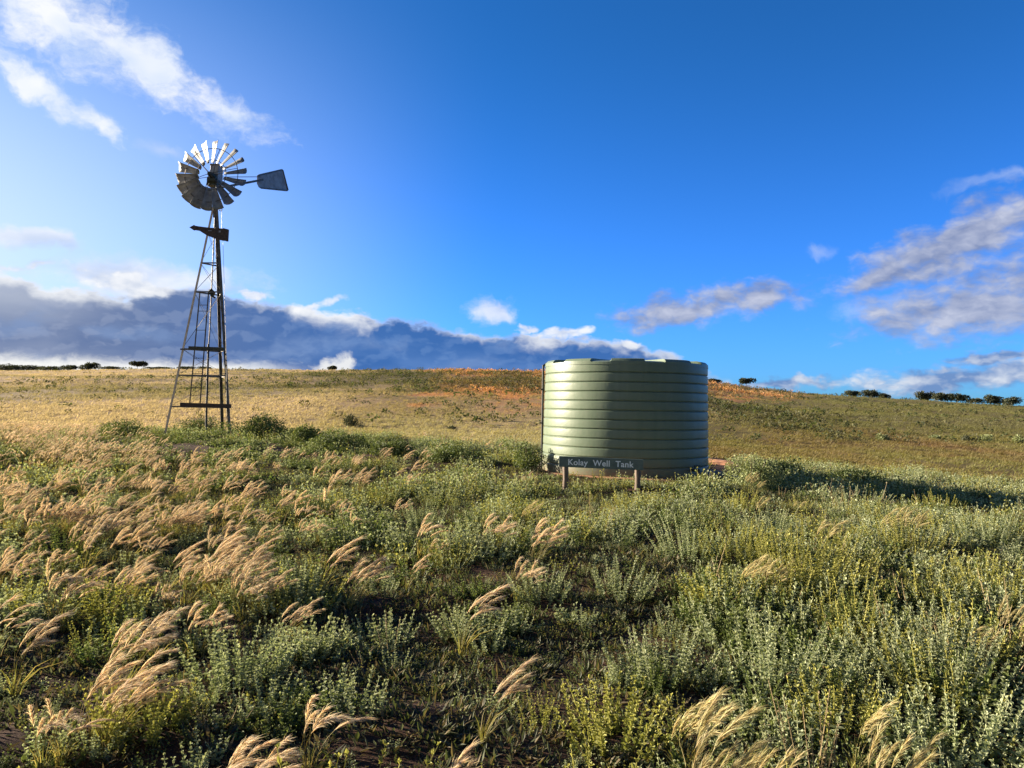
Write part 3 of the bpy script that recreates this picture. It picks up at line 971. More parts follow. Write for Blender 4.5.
HG = 'trees along the far skyline'
lt = [  # column, top, base, width, style, what tells it apart
    (8, 363.3, 369, 26, 'round', 'low dark tree at the left end of the skyline'),
    (30, 365.3, 370, 24, 'round', 'small dark tree second from the left end of the skyline'),
    (52, 365.8, 370, 26, 'round', 'low spreading tree between the skyline end and the tall bush'),
    (70, 365.3, 370, 16, 'round', 'small round tree just left of the tall dark skyline tree'),
    (89, 362.8, 370, 15, 'round', 'tall dark round tree on the skyline left of the windmill'),
    (112, 367.3, 370, 20, 'round', 'low dark tree between the round tree and the umbrella tree'),
    (137, 361.8, 370, 14, 'umbrella', 'umbrella shaped tree on the skyline left of the windmill'),
    (160, 367.3, 370, 22, 'round', 'low dark tree just right of the umbrella shaped tree'),
    (186, 366.3, 369, 18, 'round', 'low dark tree seen through the windmill legs'),
    (206, 366.8, 369, 14, 'round', 'small tree beside the windmill leg on the skyline'),
    (333, 365.8, 368.5, 7, 'round', 'tiny lone tree on the skyline between windmill and tank'),
    (714, 378.2, 382.5, 12, 'round', 'small dark bush tree on the rust coloured rise beside the tank'),
    (746, 378.7, 387, 15, 'umbrella', 'umbrella shaped tree on the rust coloured rise right of the tank'),
    (853, 390.5, 398, 20, 'round', 'left dense tree of the clump half way along the right skyline'),
    (870, 389.5, 398.5, 20, 'round', 'middle dense tree of the clump half way along the right skyline'),
    (884, 393.5, 399.5, 14, 'round', 'right low tree of the clump half way along the right skyline'),
    (925, 391, 402.5, 16, 'round', 'leftmost tree of the row at the right end of the skyline'),
    (940, 393, 403, 18, 'round', 'second tree of the row at the right end of the skyline'),
    (957, 392.5, 404, 20, 'round', 'third tree of the row at the right end of the skyline'),
    (975, 398, 404.5, 16, 'round', 'fourth tree of the row at the right end of the skyline'),
    (994, 395, 405.5, 20, 'round', 'broad fifth tree of the row at the right end of the skyline'),
    (1012, 396, 406, 18, 'round', 'last tree of the row at the right edge of the skyline'),
]
for k_, (tx_, tt_, tb_, tw_, st_, lb_) in enumerate(lt):
    place_tree('mallee_tree', tx_, tt_, tb_, tw_, 296 + 5 * math.sin(k_ * 2.1), 900 + k_, DKG, lb_, HG, st_, 1700)


def shrub_at(name, px_, base_py, wpx, hpx, seed, pal, label, cat='shrub', group=None, depth=None, **kw):
    if depth is None:
        x_, y_ = gpoint(px_, base_py)
    else:
        p_ = at(px_, base_py, depth); x_, y_ = p_[0], p_[1]
    k_ = y_ / F
    if name == 'leafy_shrub' and base_py < 470: hpx = hpx * 1.30; wpx = wpx * 1.1
    return place_shrub(name, (x_, y_, float(ground(x_, y_)) - .02), wpx * k_, hpx * k_, seed, pal, label, cat, group, **kw)


shrub_at('round_shrub', 351, 428, 26, 15, 41, DKG, 'dark rounded shrub standing alone between the windmill and the tank', n=900, leaf=.09)
shrub_at('low_shrub', 452, 431, 14, 6, 42, DKG, 'low dark shrub in the dry grass left of the tank', n=300, leaf=.09)
shrub_at('leafy_shrub', 258, 441, 84, 24, 43, MDG, 'large bright green bushy shrub right of the windmill foot', depth=24.5, n=6500, leaf=.055)
shrub_at('leafy_shrub', 300, 444, 50, 18, 44, MDG, 'second green shrub sloping down to the right of the windmill shrub', depth=23.0, n=3000, leaf=.055)
shrub_at('leafy_shrub', 130, 438, 60, 18, 45, MDG, 'green shrub in blond grass left of the windmill legs', depth=25.5, n=2400, leaf=.055)
shrub_at('leafy_shrub', 200, 441, 62, 19, 46, MDG, 'green shrub around the windmill legs', depth=27.5, n=2600, leaf=.055)
shrub_at('leafy_shrub', 526, 465, 40, 26, 47, MDG, 'green leafy shrub at the left foot of the tank', depth=18.2, n=2200, leaf=.045)
shrub_at('leafy_shrub', 752, 484, 78, 46, 48, LMG, 'tall leafy shrub with pale spikes just right of the tank', depth=15.7, n=5200, leaf=.036)
shrub_at('leafy_shrub', 335, 452, 60, 17, 61, MDG, 'long low green shrub right of the two windmill shrubs', depth=22.0, n=3000, leaf=.05)
shrub_at('leafy_shrub', 392, 458, 56, 17, 62, MDG, 'green shrub half way between the windmill and the tank', depth=20.5, n=3000, leaf=.05)
shrub_at('leafy_shrub', 455, 463, 58, 18, 63, MDG, 'green shrub in the field a little left of the tank', depth=19.5, n=3000, leaf=.05)
shrub_at('dark_shrub', 776, 466, 66, 26, 49, MDG, 'dark green shrub in the long shadow of the tank', depth=20.4, n=3200, leaf=.05)
shrub_at('dark_shrub', 850, 474, 90, 18, 50, MDG, 'broad low shrub in the tank shadow toward the right edge', depth=19.4, n=3000, leaf=.05)
shrub_at('bright_shrub', 883, 441, 18, 9, 51, LMG, 'bright green bush at the foot of the right slope', n=500, leaf=.10)
shrub_at('bright_shrub', 936, 440, 15, 7, 52, LMG, 'smaller pale green bush right of the bright green bush', n=400, leaf=.10)
shrub_at('low_shrub', 966, 441, 18, 7, 53, DKG, 'low dark bush left of the yellow green pair at right edge', n=400, leaf=.10)
shrub_at('bright_shrub', 988, 442, 20, 10, 54, LMG, 'left yellow green bush of the pair at the right edge', n=500, leaf=.10)
shrub_at('bright_shrub', 1018, 443, 16, 10, 55, LMG, 'right yellow green bush of the pair, cut by the right edge', n=500, leaf=.10)

# ------------------------------------------------------------------ water tank
TR, TH = 1.955, 2.47
tank = empty('water_tank', tuple(TANK), 'large pale green ribbed round water tank behind the name sign', 'water tank')
to_cam = math.atan2(-TANK[1], -TANK[0])
seg = 256
prof = []
bands = 12; ph_ = (TH - .0) / bands
for k_ in range(bands):
    z0 = k_ * ph_
    tp = lambda z: TR - .045 * z / TH
    prof += [(tp(z0) - .028, z0 + .001), (tp(z0) - .009, z0 + .008), (tp(z0) - .001, z0 + .024), (tp(z0 + ph_ * .35) + .0015, z0 + ph_ * .35), (tp(z0 + ph_ * .65) + .0015, z0 + ph_ * .65), (tp(z0 + ph_) + .0, z0 + ph_ - .026), (tp(z0 + ph_) - .008, z0 + ph_ - .014), (tp(z0 + ph_) - .028, z0 + ph_ - .006)]
prof.append((TR - .06, TH))
prof = [(TR - .03, -.25)] + prof
pr = np.array(prof)
aa = np.arange(seg) * 2 * math.pi / seg
wv = np.stack([pr[:, 0][:, None] * np.cos(aa), pr[:, 0][:, None] * np.sin(aa), np.tile(pr[:, 1][:, None], (1, seg))], -1).reshape(-1, 3)
i = np.arange(len(pr) - 1)[:, None] * seg; k = np.arange(seg)[None, :]; k2 = (k + 1) % seg
wq = np.stack([i + k, i + k2, i + seg + k2, i + seg + k], -1).reshape(-1, 4)
mb = MB(); mb.add(wv, quads=wq); mb.build('wall', M['tank'], tank, smooth=9)
# roof: ten raised sectors with steps between them
mb = MB(); RT = TR - .045 + .012
nsec, sub = 10, 12
rad = [RT, RT - .004, RT - .05, RT * .93, RT * .72, .35, .001]
prev = None; rings = []; angs = []
for sct in range(nsec):
    c_ = to_cam + R(1.5) + sct * 2 * math.pi / nsec
    half = R(10.8)
    for k_ in range(sub):
        angs.append((c_ - half + 2 * half * k_ / (sub - 1), 1))
    for k_ in range(sub - 2):
        angs.append((c_ + half + R(.7) + (2 * math.pi / nsec - 2 * half - R(1.4)) * k_ / (sub - 3), 0))
rv = []
for (a_, up_) in angs:
    for j, r_ in enumerate(rad):
        slope = (RT - r_) * .055
        zz = TH + [-.035, .022, .038, .045, .045, .045, .045][j] + slope
        if up_: zz += [0, .022, .052, .055, .035, 0, 0][j]
        rv.append((math.cos(a_) * r_, math.sin(a_) * r_, zz))
nj = len(rad); na_ = len(angs)
rq = [(i_ * nj + j, ((i_ + 1) % na_) * nj + j, ((i_ + 1) % na_) * nj + j + 1, i_ * nj + j + 1) for i_ in range(na_) for j in range(nj - 1)]
mb.add(rv, quads=rq)
# the under edge of the lip
lip = [(math.cos(a_) * (RT - .06), math.sin(a_) * (RT - .06), TH - .03) for a_, u_ in angs]
mb.add([(math.cos(a_) * RT, math.sin(a_) * RT, TH - .035) for a_, u_ in angs] + lip, quads=[(i_, na_ + i_, na_ + (i_ + 1) % na_, (i_ + 1) % na_) for i_ in range(na_)])
roof = mb.build('roof', M['tank'], tank, smooth=25)
# inspection hatch, set in from the rim
mb = MB()
hp = np.array([math.cos(to_cam + R(-4)), math.sin(to_cam + R(-4)), 0]) * .75
t_ = [(.24, -.02), (.24, .045), (.27, .045), (.27, .07), (.22, .08), (.001, .085)]
hv = [(hp[0] + r_ * math.cos(a_), hp[1] + r_ * math.sin(a_), TH + .075 + z_) for r_, z_ in t_ for a_ in np.arange(24) * 2 * math.pi / 24]
mb.add(hv, quads=[(i_ * 24 + j, i_ * 24 + (j + 1) % 24, (i_ + 1) * 24 + (j + 1) % 24, (i_ + 1) * 24 + j) for i_ in range(len(t_) - 1) for j in range(24)])
mb.build('hatch', M['tank'], roof, smooth=30)
# mould seam down the wall
sa = to_cam - math.asin(16 / 83.)
mb = MB()
for k_ in range(bands - 1, bands):
    z0 = k_ * ph_ + .025; z1 = (k_ + 1) * ph_ - .03
    rr = TR - .045 * (z0 / TH) - .001
    mb.box((math.cos(sa) * rr, math.sin(sa) * rr, (z0 + z1) / 2), (.006, .016, z1 - z0), Matrix.Rotation(sa, 3, 'Z'))
mb.build('seam', M['tank'], tank)
# level pipe on the left side, standing just off the wall
pa = to_cam - math.acos(TR / np.hypot(*TANK[:2])) + R(2.5) * 0 - R(1)
mb = MB(); e = np.array([math.cos(pa), math.sin(pa), 0])
mb.tube([tuple(e * (TR + .012) + np.array([0, 0, z_])) for z_ in (-.1, 1.2, TH + .02)], .026, 8)
mb.tube([tuple(e * (TR + .012) + np.array([0, 0, TH + .0])), tuple(e * (TR - .10) + np.array([0, 0, TH + .075]))], .028, 8)
for z_ in (.3, 1.1, 1.9):
    mb.box(tuple(e * (TR + .02) + np.array([0, 0, z_])), (.09, .07, .03), Matrix.Rotation(pa, 3, 'Z'))
pipe = mb.build('level_pipe', M['black_pipe'], tank, smooth=40)
# outlet valve low on the right
va = to_cam + R(48)
mb = MB(); e = np.array([math.cos(va), math.sin(va), 0])
mb.tube([tuple(e * (TR - .05) + np.array([0, 0, .16])), tuple(e * (TR + .22) + np.array([0, 0, .16])), tuple(e * (TR + .26) + np.array([0, 0, .05])), tuple(e * (TR + .26) + np.array([0, 0, -.1]))], .032, 8)
mb.tube([tuple(e * (TR + .10) + np.array([0, 0, .15])), tuple(e * (TR + .10) + np.array([0, 0, .26]))], .014, 6)
mb.beam(tuple(e * (TR + .10) + np.array([0, 0, .26])), tuple(e * (TR + .24) + np.array([0, 0, .27])), .03, .012)
mb.build('outlet_valve', M['black_pipe'], tank, smooth=40)

# sand pad the tank stands on
mb = MB()
pa_ = np.arange(96) * 2 * math.pi / 96
prf = [(0.001, .012), (1.9, .012), (2.2, .006), (2.5, -.02), (2.9, -.12)]
wob = 1 + .10 * (np.interp(pa_, pa_, fbm(np.cos(pa_) * 2 + 5, np.sin(pa_) * 2, 3, 8)) - .5) * 2
pv = [(TANK[0] + r_ * math.cos(a_) * (wob[j] if r_ > 2 else 1), TANK[1] + r_ * math.sin(a_) * (wob[j] if r_ > 2 else 1), TANK[2] + z_) for r_, z_ in prf for j, a_ in enumerate(pa_)]
mb.add(pv, quads=[(i_ * 96 + j, i_ * 96 + (j + 1) % 96, (i_ + 1) * 96 + (j + 1) % 96, (i_ + 1) * 96 + j) for i_ in range(len(prf) - 1) for j in range(96)])
tag(mb.build('ground_pad', M['soil'], smooth=60), kind='structure')
# bare hump of scraped orange earth behind the right side of the tank
bp = gpoint(722, 470)
bp = (6.35, 23.6)
mb = MB(); nn_ = 26
uu = np.linspace(-1, 1, nn_)
ux, uy = np.meshgrid(uu, uu, indexing='ij')
hh = np.clip(1 - ux ** 2 - uy ** 2, 0, 1) ** .8 * .20 * (.75 + .5 * fbm(ux * 2 + 3, uy * 2, 3, 6)) - .05
X_ = bp[0] + ux * .62; Y_ = bp[1] + uy * 1.5
mb.add(np.stack([X_, Y_, ground(X_, Y_) + hh], -1).reshape(-1, 3), quads=[(i_ * nn_ + j, (i_ + 1) * nn_ + j, (i_ + 1) * nn_ + j + 1, i_ * nn_ + j + 1) for i_ in range(nn_ - 1) for j in range(nn_ - 1)])
tag(mb.build('earth_bank', M['soil'], smooth=80), kind='structure')

# ------------------------------------------------------------------ name sign
SD = 14.3
pl = at(559.0, 461.4, SD + .16); prr = at(643.2, 464.9, SD - .16)
v_ = Vector(prr - pl); SL = v_.length; v_.normalize()
sgx, sgy = (pl[0] + prr[0]) / 2, (pl[1] + prr[1]) / 2
sgz = float(ground(sgx, sgy))
sign = empty('name_sign', (sgx, sgy, sgz), 'low dark green name sign on two wooden posts in front of the tank', 'sign')
mid = Vector((pl + prr) / 2) - Vector((sgx, sgy, sgz))
yv = Vector((0, 0, 1)).cross(v_); yv.normalize(); zv = v_.cross(yv)
RS = Matrix((v_, yv, zv)).transposed()          # x along the board, y away from the viewer
SH = .195
mb = MB(); mb.box(mid, (SL, .035, SH), RS)
board = mb.build('board', M['sign'], sign)
bv = board.modifiers.new('edges', 'BEVEL'); bv.width = .006; bv.segments = 2
for sx in (-SL / 2 + .115, SL / 2 - .10):
    mb = MB(); c_ = mid + v_ * sx + yv * .065
    g_ = np.random.default_rng(int(abs(sx) * 100))
    zt = mid.z - SH / 2 + .10 + sx * v_.z
    n_ = 12
    pts = [(c_.x + .004 * math.sin(z_ * 9), c_.y, z_) for z_ in np.linspace(-.25, zt, n_)]
    mb.tube(pts, .052 + .003 * np.sin(np.arange(n_) * 1.7), 12)
    mb.build('post', M['post'], sign, smooth=50)
fc_ = bpy.data.curves.new('lettering', 'FONT')
fc_.body = 'Kolay  Well  Tank'; fc_.extrude = .002; fc_.offset = .018; fc_.resolution_u = 4; fc_.space_character = 1.06
fo = bpy.data.objects.new('lettering_curve', fc_); COL.objects.link(fo)
bpy.context.view_layer.update()
dg = bpy.context.evaluated_depsgraph_get()
tm = bpy.data.meshes.new_from_object(fo.evaluated_get(dg))
bpy.data.objects.remove(fo)
tv_ = np.array([v.co[:] for v in tm.vertices])
wx_ = tv_[:, 0].max() - tv_[:, 0].min()
fit = 65.5 / 84.2 * SL / wx_
tv_[:, 0] = (tv_[:, 0] - tv_[:, 0].min()) * fit
tv_[:, 1] = tv_[:, 1] * fit
cap = .72 * fit
x_off = -SL / 2 + SL * (9.6 / 84.2); z_off = -.37 * cap
for v, c_ in zip(tm.vertices, tv_):
    p_ = mid + v_ * (c_[0] + x_off) + zv * (c_[1] + z_off - .012) - yv * (.0178 + .0025 + c_[2] * .8)
    v.co = p_
tm.materials.clear(); tm.materials.append(M['letter'])
tm.name = 'lettering'
lo = bpy.data.objects.new('lettering', tm); COL.objects.link(lo); lo.parent = board
print('cap height', cap, 'sign length', SL)

# ------------------------------------------------------------------ windmill
WD = 26.0
hub = at(210.6, 174.6, WD - .5)
foot = at(206.0, 440, WD)
wgz = float(ground(foot[0], foot[1]))
mill = empty('windmill', (foot[0], foot[1], wgz), 'tall steel farm windmill with three legged tower and many bladed wheel', 'windmill')
B0 = np.array([foot[0], foot[1], wgz])
loc = lambda p: np.asarray(p, float) - B0
hubL = loc(hub)
apex = loc(at(215.6, 207, WD))
leftdir = np.array([-1, 0, 0.])
view = np.array([foot[0], foot[1]]) / np.hypot(foot[0], foot[1])
phi0 = math.atan2(-view[1] * 0 + (-view[0]) * 0, -1)  # leg circle: first leg to the left, square to the view
perp = np.array([-view[1], view[0]])                  # to the left as seen from the camera
a0 = math.atan2(perp[1], perp[0]) + R(5)
LR = 40.5 * WD / F / 1.0
feet = [np.array([math.cos(a0 + k_ * 2 * math.pi / 3) * LR, math.sin(a0 + k_ * 2 * math.pi / 3) * LR, -.3]) for k_ in range(3)]
tops = [apex + np.array([math.cos(a0 + k_ * 2 * math.pi / 3), math.sin(a0 + k_ * 2 * math.pi / 3), 0]) * .10 for k_ in range(3)]
zt = apex[2]


def legp(k_, z_):
    f_ = (z_ + .3) / (zt + .3)
    return feet[k_] * (1 - f_) + tops[k_] * f_


def zof(py_, px_=206):
    return at(px_, py_, WD)[2] - wgz


def angle_iron(mb, a_, b_, w, t_, inward):
    """an L section from a to b"""
    a_ = np.asarray(a_); b_ = np.asarray(b_)
    d = unit(b_ - a_); s_ = unit(np.cross(d, inward)); n_ = np.cross(s_, d)
    p1 = unit(s_ + n_); p2 = unit(n_ - s_)
    mb.beam(a_ + p1 * w / 2, b_ + p1 * w / 2, t_, w, up=tuple(p1))
    mb.beam(a_ + p2 * (w / 2 + t_ / 2 + .001), b_ + p2 * (w / 2 + t_ / 2 + .001), t_, w, up=tuple(p2))


for k_ in range(3):
    mb = MB()
    inward = -np.array([math.cos(a0 + k_ * 2.094), math.sin(a0 + k_ * 2.094), 0])
    angle_iron(mb, legp(k_, -.3), legp(k_, zt + .1), .075, .009, inward)
    mb.build('leg', M['galv_old'], mill)
levels = [zof(264, 212), zof(293, 210), zof(350, 208), zof(376, 207), zof(407, 206)]
for z_ in levels:
    mb = MB()
    for k_ in range(3):
        mb.beam(legp(k_, z_), legp((k_ + 1) % 3, z_ - .0), .010, .045)
    mb.build('girt', M['galv_old'], mill)
mb = MB()
zz = [zof(232, 213)] + levels
for a_, b_ in zip(zz[:-1], zz[1:]):
    for k_ in range(3):
        mb.tube([legp(k_, a_), legp((k_ + 1) % 3, b_)], .0055, 4)
        if b_ > zof(380):
            mb.tube([legp((k_ + 1) % 3, a_), legp(k_, b_)], .0055, 4)
mb.build('brace_wire', M['galv_old'], mill)


# ladder on the back left face
def facep(u_, z_, off=.05):
    p_ = legp(0, z_) * (1 - u_) + legp(1 if facek == 1 else 2, z_) * u_
    return p_


facek = 2 if feet[2][1] > feet[1][1] else 1
lz0, lz1 = zof(405.5, 196), zof(292, 205)
lt_, lb_ = loc(at(199.8, 293, WD + .2)), loc(at(189.6, 405, WD + .45))
rt_, rb_ = loc(at(208.5, 293, WD + .2)), loc(at(200.0, 405, WD + .45))
lad = MB()
lad.beam(lb_, lt_, .04, .012, up=(0, 1, 0)); lad.beam(rb_, rt_, .04, .012, up=(0, 1, 0))
ladder = lad.build('ladder', M['galv_old'], mill)
mb = MB()
for py_ in (305, 311, 330, 350, 358, 373.5, 387.5, 395):
    f_ = (405 - py_) / 112.
    mb.tube([lb_ * (1 - f_) + lt_ * f_, rb_ * (1 - f_) + rt_ * f_], .011, 6)
mb.build('rungs', M['galv_old'], ladder)
# timbers bolted across the front
front = 1 if facek == 2 else 2
mb = MB()
p0, p1 = loc(at(180.3, 404.6, WD - 1.05)), loc(at(231.0, 406.2, WD - 1.25))
mb.beam(p0, p1, .05, .13); mb.build('timber', M['timber'], mill)
mb = MB()
p0, p1 = loc(at(188.8, 348.0, WD - .75)), loc(at(223.4, 349.2, WD - .85))
mb.beam(p0, p1, .06, .115); mb.build('timber', M['timber_green'], mill)
mb = MB()
mb.beam(loc(at(180.5, 349.2, WD - .45)), loc(at(224, 350.4, WD - .7)), .04, .05); mb.build('timber', M['galv_old'], mill)
# pump rod and riser pipe down the middle
mb = MB(); mb.tube([apex + np.array([0, 0, .5]), loc(at(209.6, 333, WD)), loc(at(208.3, 350, WD))], .021, 7); mb.build('pump_rod', M['galv_old'], mill, smooth=60)
mb = MB(); mb.tube([loc(at(208.5, 344, WD)), loc(at(206.2, 422, WD)), np.array([0, 0, -.3])], .036, 8); mb.build('riser_pipe', M['black_pipe'], mill, smooth=60)
# rod guide at the second girt
mb = MB(); c_ = loc(at(211.6, 292.8, WD))
mb.box(c_, (.20, .10, .16), Matrix.Rotation(R(20), 3, 'Y')); mb.tube([c_ + np.array([0, -.09, -.1]), c_ + np.array([.14, -.02, -.17])], .03, 6)
mb.tube([c_ + np.array([-.08, -.06, .03]), c_ + np.array([.02, -.08, .12]), c_ + np.array([.1, -.04, .02])], .025, 6)
mb.build('rod_guide', M['cast'], mill)
# furl lever: a rusty plate that tapers to a pointed end, with two square holes
fx = at(218.6, 231.0, WD - .35)
pk = (WD - .35) / F * 1.08
outl = [(-28.4, 2.6), (-24.5, 4.6), (-20.5, 4.0), (-9, 2.9), (6, 2.3), (8.5, 1.4), (9.3, -.8), (9.5, -9.2), (4.5, -9.0), (-2.5, -7.4), (-11, -4.6), (-19, -.2), (-23.5, .3)]
Mx = Matrix.Translation(Vector(loc(fx))) @ Matrix.Rotation(R(2), 4, 'Y') @ Matrix.Rotation(R(-8), 4, 'Z')
mb = MB(); mb.prism([(x_ * pk, z_ * pk) for x_, z_ in outl], .03, Mx)
fl = mb.build('furl_plate', M['rust'], mill)
mb = MB()
mb.prism([(-29.0 * pk, 2.6 * pk), (-24.5 * pk, 5.0 * pk), (-21 * pk, 2.4 * pk), (-24.5 * pk, 0 * pk)], .06, Mx)
mb.prism([(4.8 * pk, 2.7 * pk), (9.8 * pk, 1.6 * pk), (9.9 * pk, -9.5 * pk), (8.2 * pk, -9.5 * pk), (8.0 * pk, 1.0 * pk), (4.8 * pk, 1.4 * pk)], .07, Mx)
mb.box(tuple((Mx @ Vector((-7.8 * pk, -.02, -.2 * pk)))), (4.2 * pk, .05, .9 * pk), Mx.to_3x3())
mb.build('bracket', M['rust'], fl)
mb = MB()
mb.box(tuple((Mx @ Vector((1.4 * pk, -.02, -.6 * pk)))), (1.7 * pk, .012, 1.7 * pk), Mx.to_3x3())
mb.box(tuple((Mx @ Vector((-7.8 * pk, -.048, -.2 * pk)))), (3.6 * pk, .010, .7 * pk), Mx.to_3x3())
mb.build('bolt_plate', M['galv'], fl)
# furl wire from the head
mb = MB()
pulley = loc(at(220.5, 209.5, WD - .25))
mb.tube([pulley + np.array([math.cos(t_) * .05, 0, math.sin(t_) * .05]) for t_ in np.linspace(0, 6.28, 13)], .012, 5)
mb.tube([pulley + np.array([.04, 0, 0]), loc(at(221.6, 229, WD - .3))], .006, 4)
mb.tube([loc(at(223.0, 243, WD - .35)), loc(at(226, 345, WD - .6)), loc(at(226.5, 408, WD - .9)), loc(at(226.7, 424, WD - 1.0))], .006, 4)
mb.build('furl_wire', M['galv_old'], mill)

# wheel axis: it faces the wind, which comes over the viewer's left shoulder
vc = unit(-np.array([hub[0], hub[1], 0.0]))
BETA = R(27)
ax = np.array([vc[0] * math.cos(-BETA) - vc[1] * math.sin(-BETA), vc[0] * math.sin(-BETA) + vc[1] * math.cos(-BETA), 0.0])
ax[2] = math.tan(R(4)); ax = unit(ax)
hv = unit(np.cross(np.array([0, 0, 1.0]), ax)); uv = np.cross(ax, hv)
RW = 1.19
wheelC = hubL
gb = hubL - ax * .36
RG = Matrix((Vector(hv), Vector(-ax), Vector(uv))).transposed()
mb = MB()
mb.box(gb + uv * .10 - ax * .02, (.30, .34, .62), RG)
mb.box(gb + uv * .43 - ax * .02, (.34, .38, .05), RG)
gbx = mb.build('gearbox', M['galv'], mill)
bv = gbx.modifiers.new('edges', 'BEVEL'); bv.width = .03; bv.segments = 2
mb = MB()
mb.tube([hubL + ax * .10, hubL - ax * .16, hubL - ax * .38], [.07, .105, .13], 14)
mb.box(gb - uv * .20 + ax * .10, (.34, .30, .22), RG)
mb.tube([gb - uv * .14 + ax * .20 + hv * .14, gb - uv * .14 + ax * .20 - hv * .14], .13, 12)
mb.build('gear_housing', M['cast'], mill, smooth=40)

# head: mast pipe, gearbox
mb = MB(); mb.tube([apex - np.array([0, 0, .35]), apex + np.array([0, 0, .3]), gb - uv * .25], [.075, .065, .06], 12); mb.build('mast', M['galv_old'], mill, smooth=50)

wheel = bpy.data.objects.new('wheel', None); COL.objects.link(wheel); wheel.parent = mill
NBL = 18
ring_r = (.43 * RW, .76 * RW)
mb = MB()
for r_, back in zip(ring_r, (-.03, -.05)):
    t_ = np.linspace(0, 2 * math.pi, 73)
    mb.tube(wheelC + np.outer(np.cos(t_) * r_, hv) + np.outer(np.sin(t_) * r_, uv) + ax * back, .012, 5, cap=False)
mb.build('rim', M['galv_old'], wheel, smooth=60)
mb = MB()
for k_ in range(6):
    t_ = k_ * 2 * math.pi / 6 + .25
    dr = math.cos(t_) * hv + math.sin(t_) * uv
    mb.tube([wheelC + ax * .10 + dr * .05, wheelC + dr * ring_r[1] - ax * .05], .010, 5)
    mb.tube([wheelC - ax * .14 + dr * .05, wheelC + dr * ring_r[0] - ax * .03], .010, 5)
mb.build('spokes', M['galv_old'], wheel)
mb = MB()
mb.tube([wheelC + ax * .16, wheelC + ax * .08, wheelC - ax * .12], [.035, .075, .075], 14)
mb.build('hub', M['cast'], wheel, smooth=40)
PITCHB = R(44)
HAND = -1
for k_ in range(NBL):
    t_ = (k_ + .3) * 2 * math.pi / NBL
    dr = math.cos(t_) * hv + math.sin(t_) * uv
    tg = (-math.sin(t_) * hv + math.cos(t_) * uv) * HAND
    mb = MB(); rows, cols_ = 7, 5
    vv = []
    for i_ in range(rows):
        f_ = i_ / (rows - 1); r_ = RW * (.36 + .64 * f_)
        w_ = .17 + .20 * f_
        pit = PITCHB - R(6) * f_
        ch = math.cos(pit) * tg + math.sin(pit) * ax
        nb = -math.sin(pit) * tg + math.cos(pit) * ax
        for j in range(cols_):
            s_ = j / (cols_ - 1) - .5
            cut = .03 * (abs(s_) * 2) ** 2 if i_ == rows - 1 else 0
            vv.append(wheelC + dr * (r_ - cut) + ch * s_ * w_ - nb * (.18 * w_) * (1 - (2 * s_) ** 2) - ax * .02)
    qq = [(i_ * cols_ + j, i_ * cols_ + j + 1, (i_ + 1) * cols_ + j + 1, (i_ + 1) * cols_ + j) for i_ in range(rows - 1) for j in range(cols_ - 1)]
    mb.add(vv, quads=qq)
    bo = mb.build('blade', M['galv'], wheel, smooth=60)
    so = bo.modifiers.new('sheet', 'SOLIDIFY'); so.thickness = .004

# tail
tip0 = hubL + np.array([0.1, .3, -.36])
tr_ = at(258.5, 180.5, WD + 1.7); tl = loc(tr_)
mb = MB()
td = unit(tl - tip0)
mb.beam(gb - uv * .30 - ax * .1, tl + td * .25, .05, .075)
mb.tube([gb + uv * .05, tl + np.array([0, 0, .12]) + td * .1], .012, 5)
tail = bpy.data.objects.new('tail', None); COL.objects.link(tail); tail.parent = mill
mb.build('boom', M['galv_old'], tail)
Dv = WD + 1.9
kv = Dv / F
vo = loc(at(257, 180, Dv))
hd = unit(np.array([td[0], td[1], 0])); ca = hd[0]
Mv = Matrix.Translation(Vector(vo)) @ Matrix((Vector(hd), Vector((-hd[1], hd[0], 0)), Vector((0, 0, 1)))).transposed().to_4x4()
# outline as the sheet was cut: narrow at the boom, wide at the end, rounded corners
sc_ = kv * 2.08
ov = [(x_, z_ * 1.12 + .42 * x_) for x_, z_ in [(0, 4.2), (1.6, 5.6), (17.5, 12.6), (18.8, 12.9), (19.8, 11.6), (24.2, -6.0), (23.6, -7.4), (22.4, -7.8), (3.2, -7.6), (1.4, -6.4), (0, -3.0)]]
mb = MB(); mb.prism([(x_ * sc_, z_ * kv) for x_, z_ in ov], .012, Mv)
vane = mb.build('vane', M['galv'], tail)
mb = MB()
for a_, b_ in (((1.0, 5.0), (18.6, 21.4)), ((2.5, -6.6), (22.8, 1.8)), ((19.2, 21.2), (23.5, 2.6))):
    p_ = Mv @ Vector((a_[0] * sc_, -.018, a_[1] * kv)); q_ = Mv @ Vector((b_[0] * sc_, -.018, b_[1] * kv))
    mb.beam(p_, q_, .018, .03)
mb.build('vane_rib', M['galv_old'], vane)

# ------------------------------------------------------------------ sky, clouds, sun
SUN_AZ, SUN_EL = R(-71.5), R(14.0)
S = Vector((math.sin(SUN_AZ) * math.cos(SUN_EL), math.cos(SUN_AZ) * math.cos(SUN_EL), math.sin(SUN_EL)))
sl = bpy.data.lights.new('sun', 'SUN'); sl.energy = 5.0; sl.angle = R(.53); sl.color = (1.0, .86, .66)
so_ = bpy.data.objects.new('sun', sl); COL.objects.link(so_)
so_.rotation_euler = S.to_track_quat('Z', 'Y').to_euler()

w = bpy.data.worlds.new('World'); scene.world = w; w.use_nodes = True
N = NT(w.node_tree)
out = N.n('ShaderNodeOutputWorld')
sky = N.n('ShaderNodeTexSky'); sky.sky_type = 'NISHITA'; sky.sun_disc = False
sky.sun_elevation = SUN_EL; sky.sun_rotation = SUN_AZ
sky.air_density = 1.0; sky.dust_density = .35; sky.ozone_density = 2.0; sky.altitude = 200
bg = N.n('ShaderNodeBackground'); bg.inputs['Strength'].default_value = .05

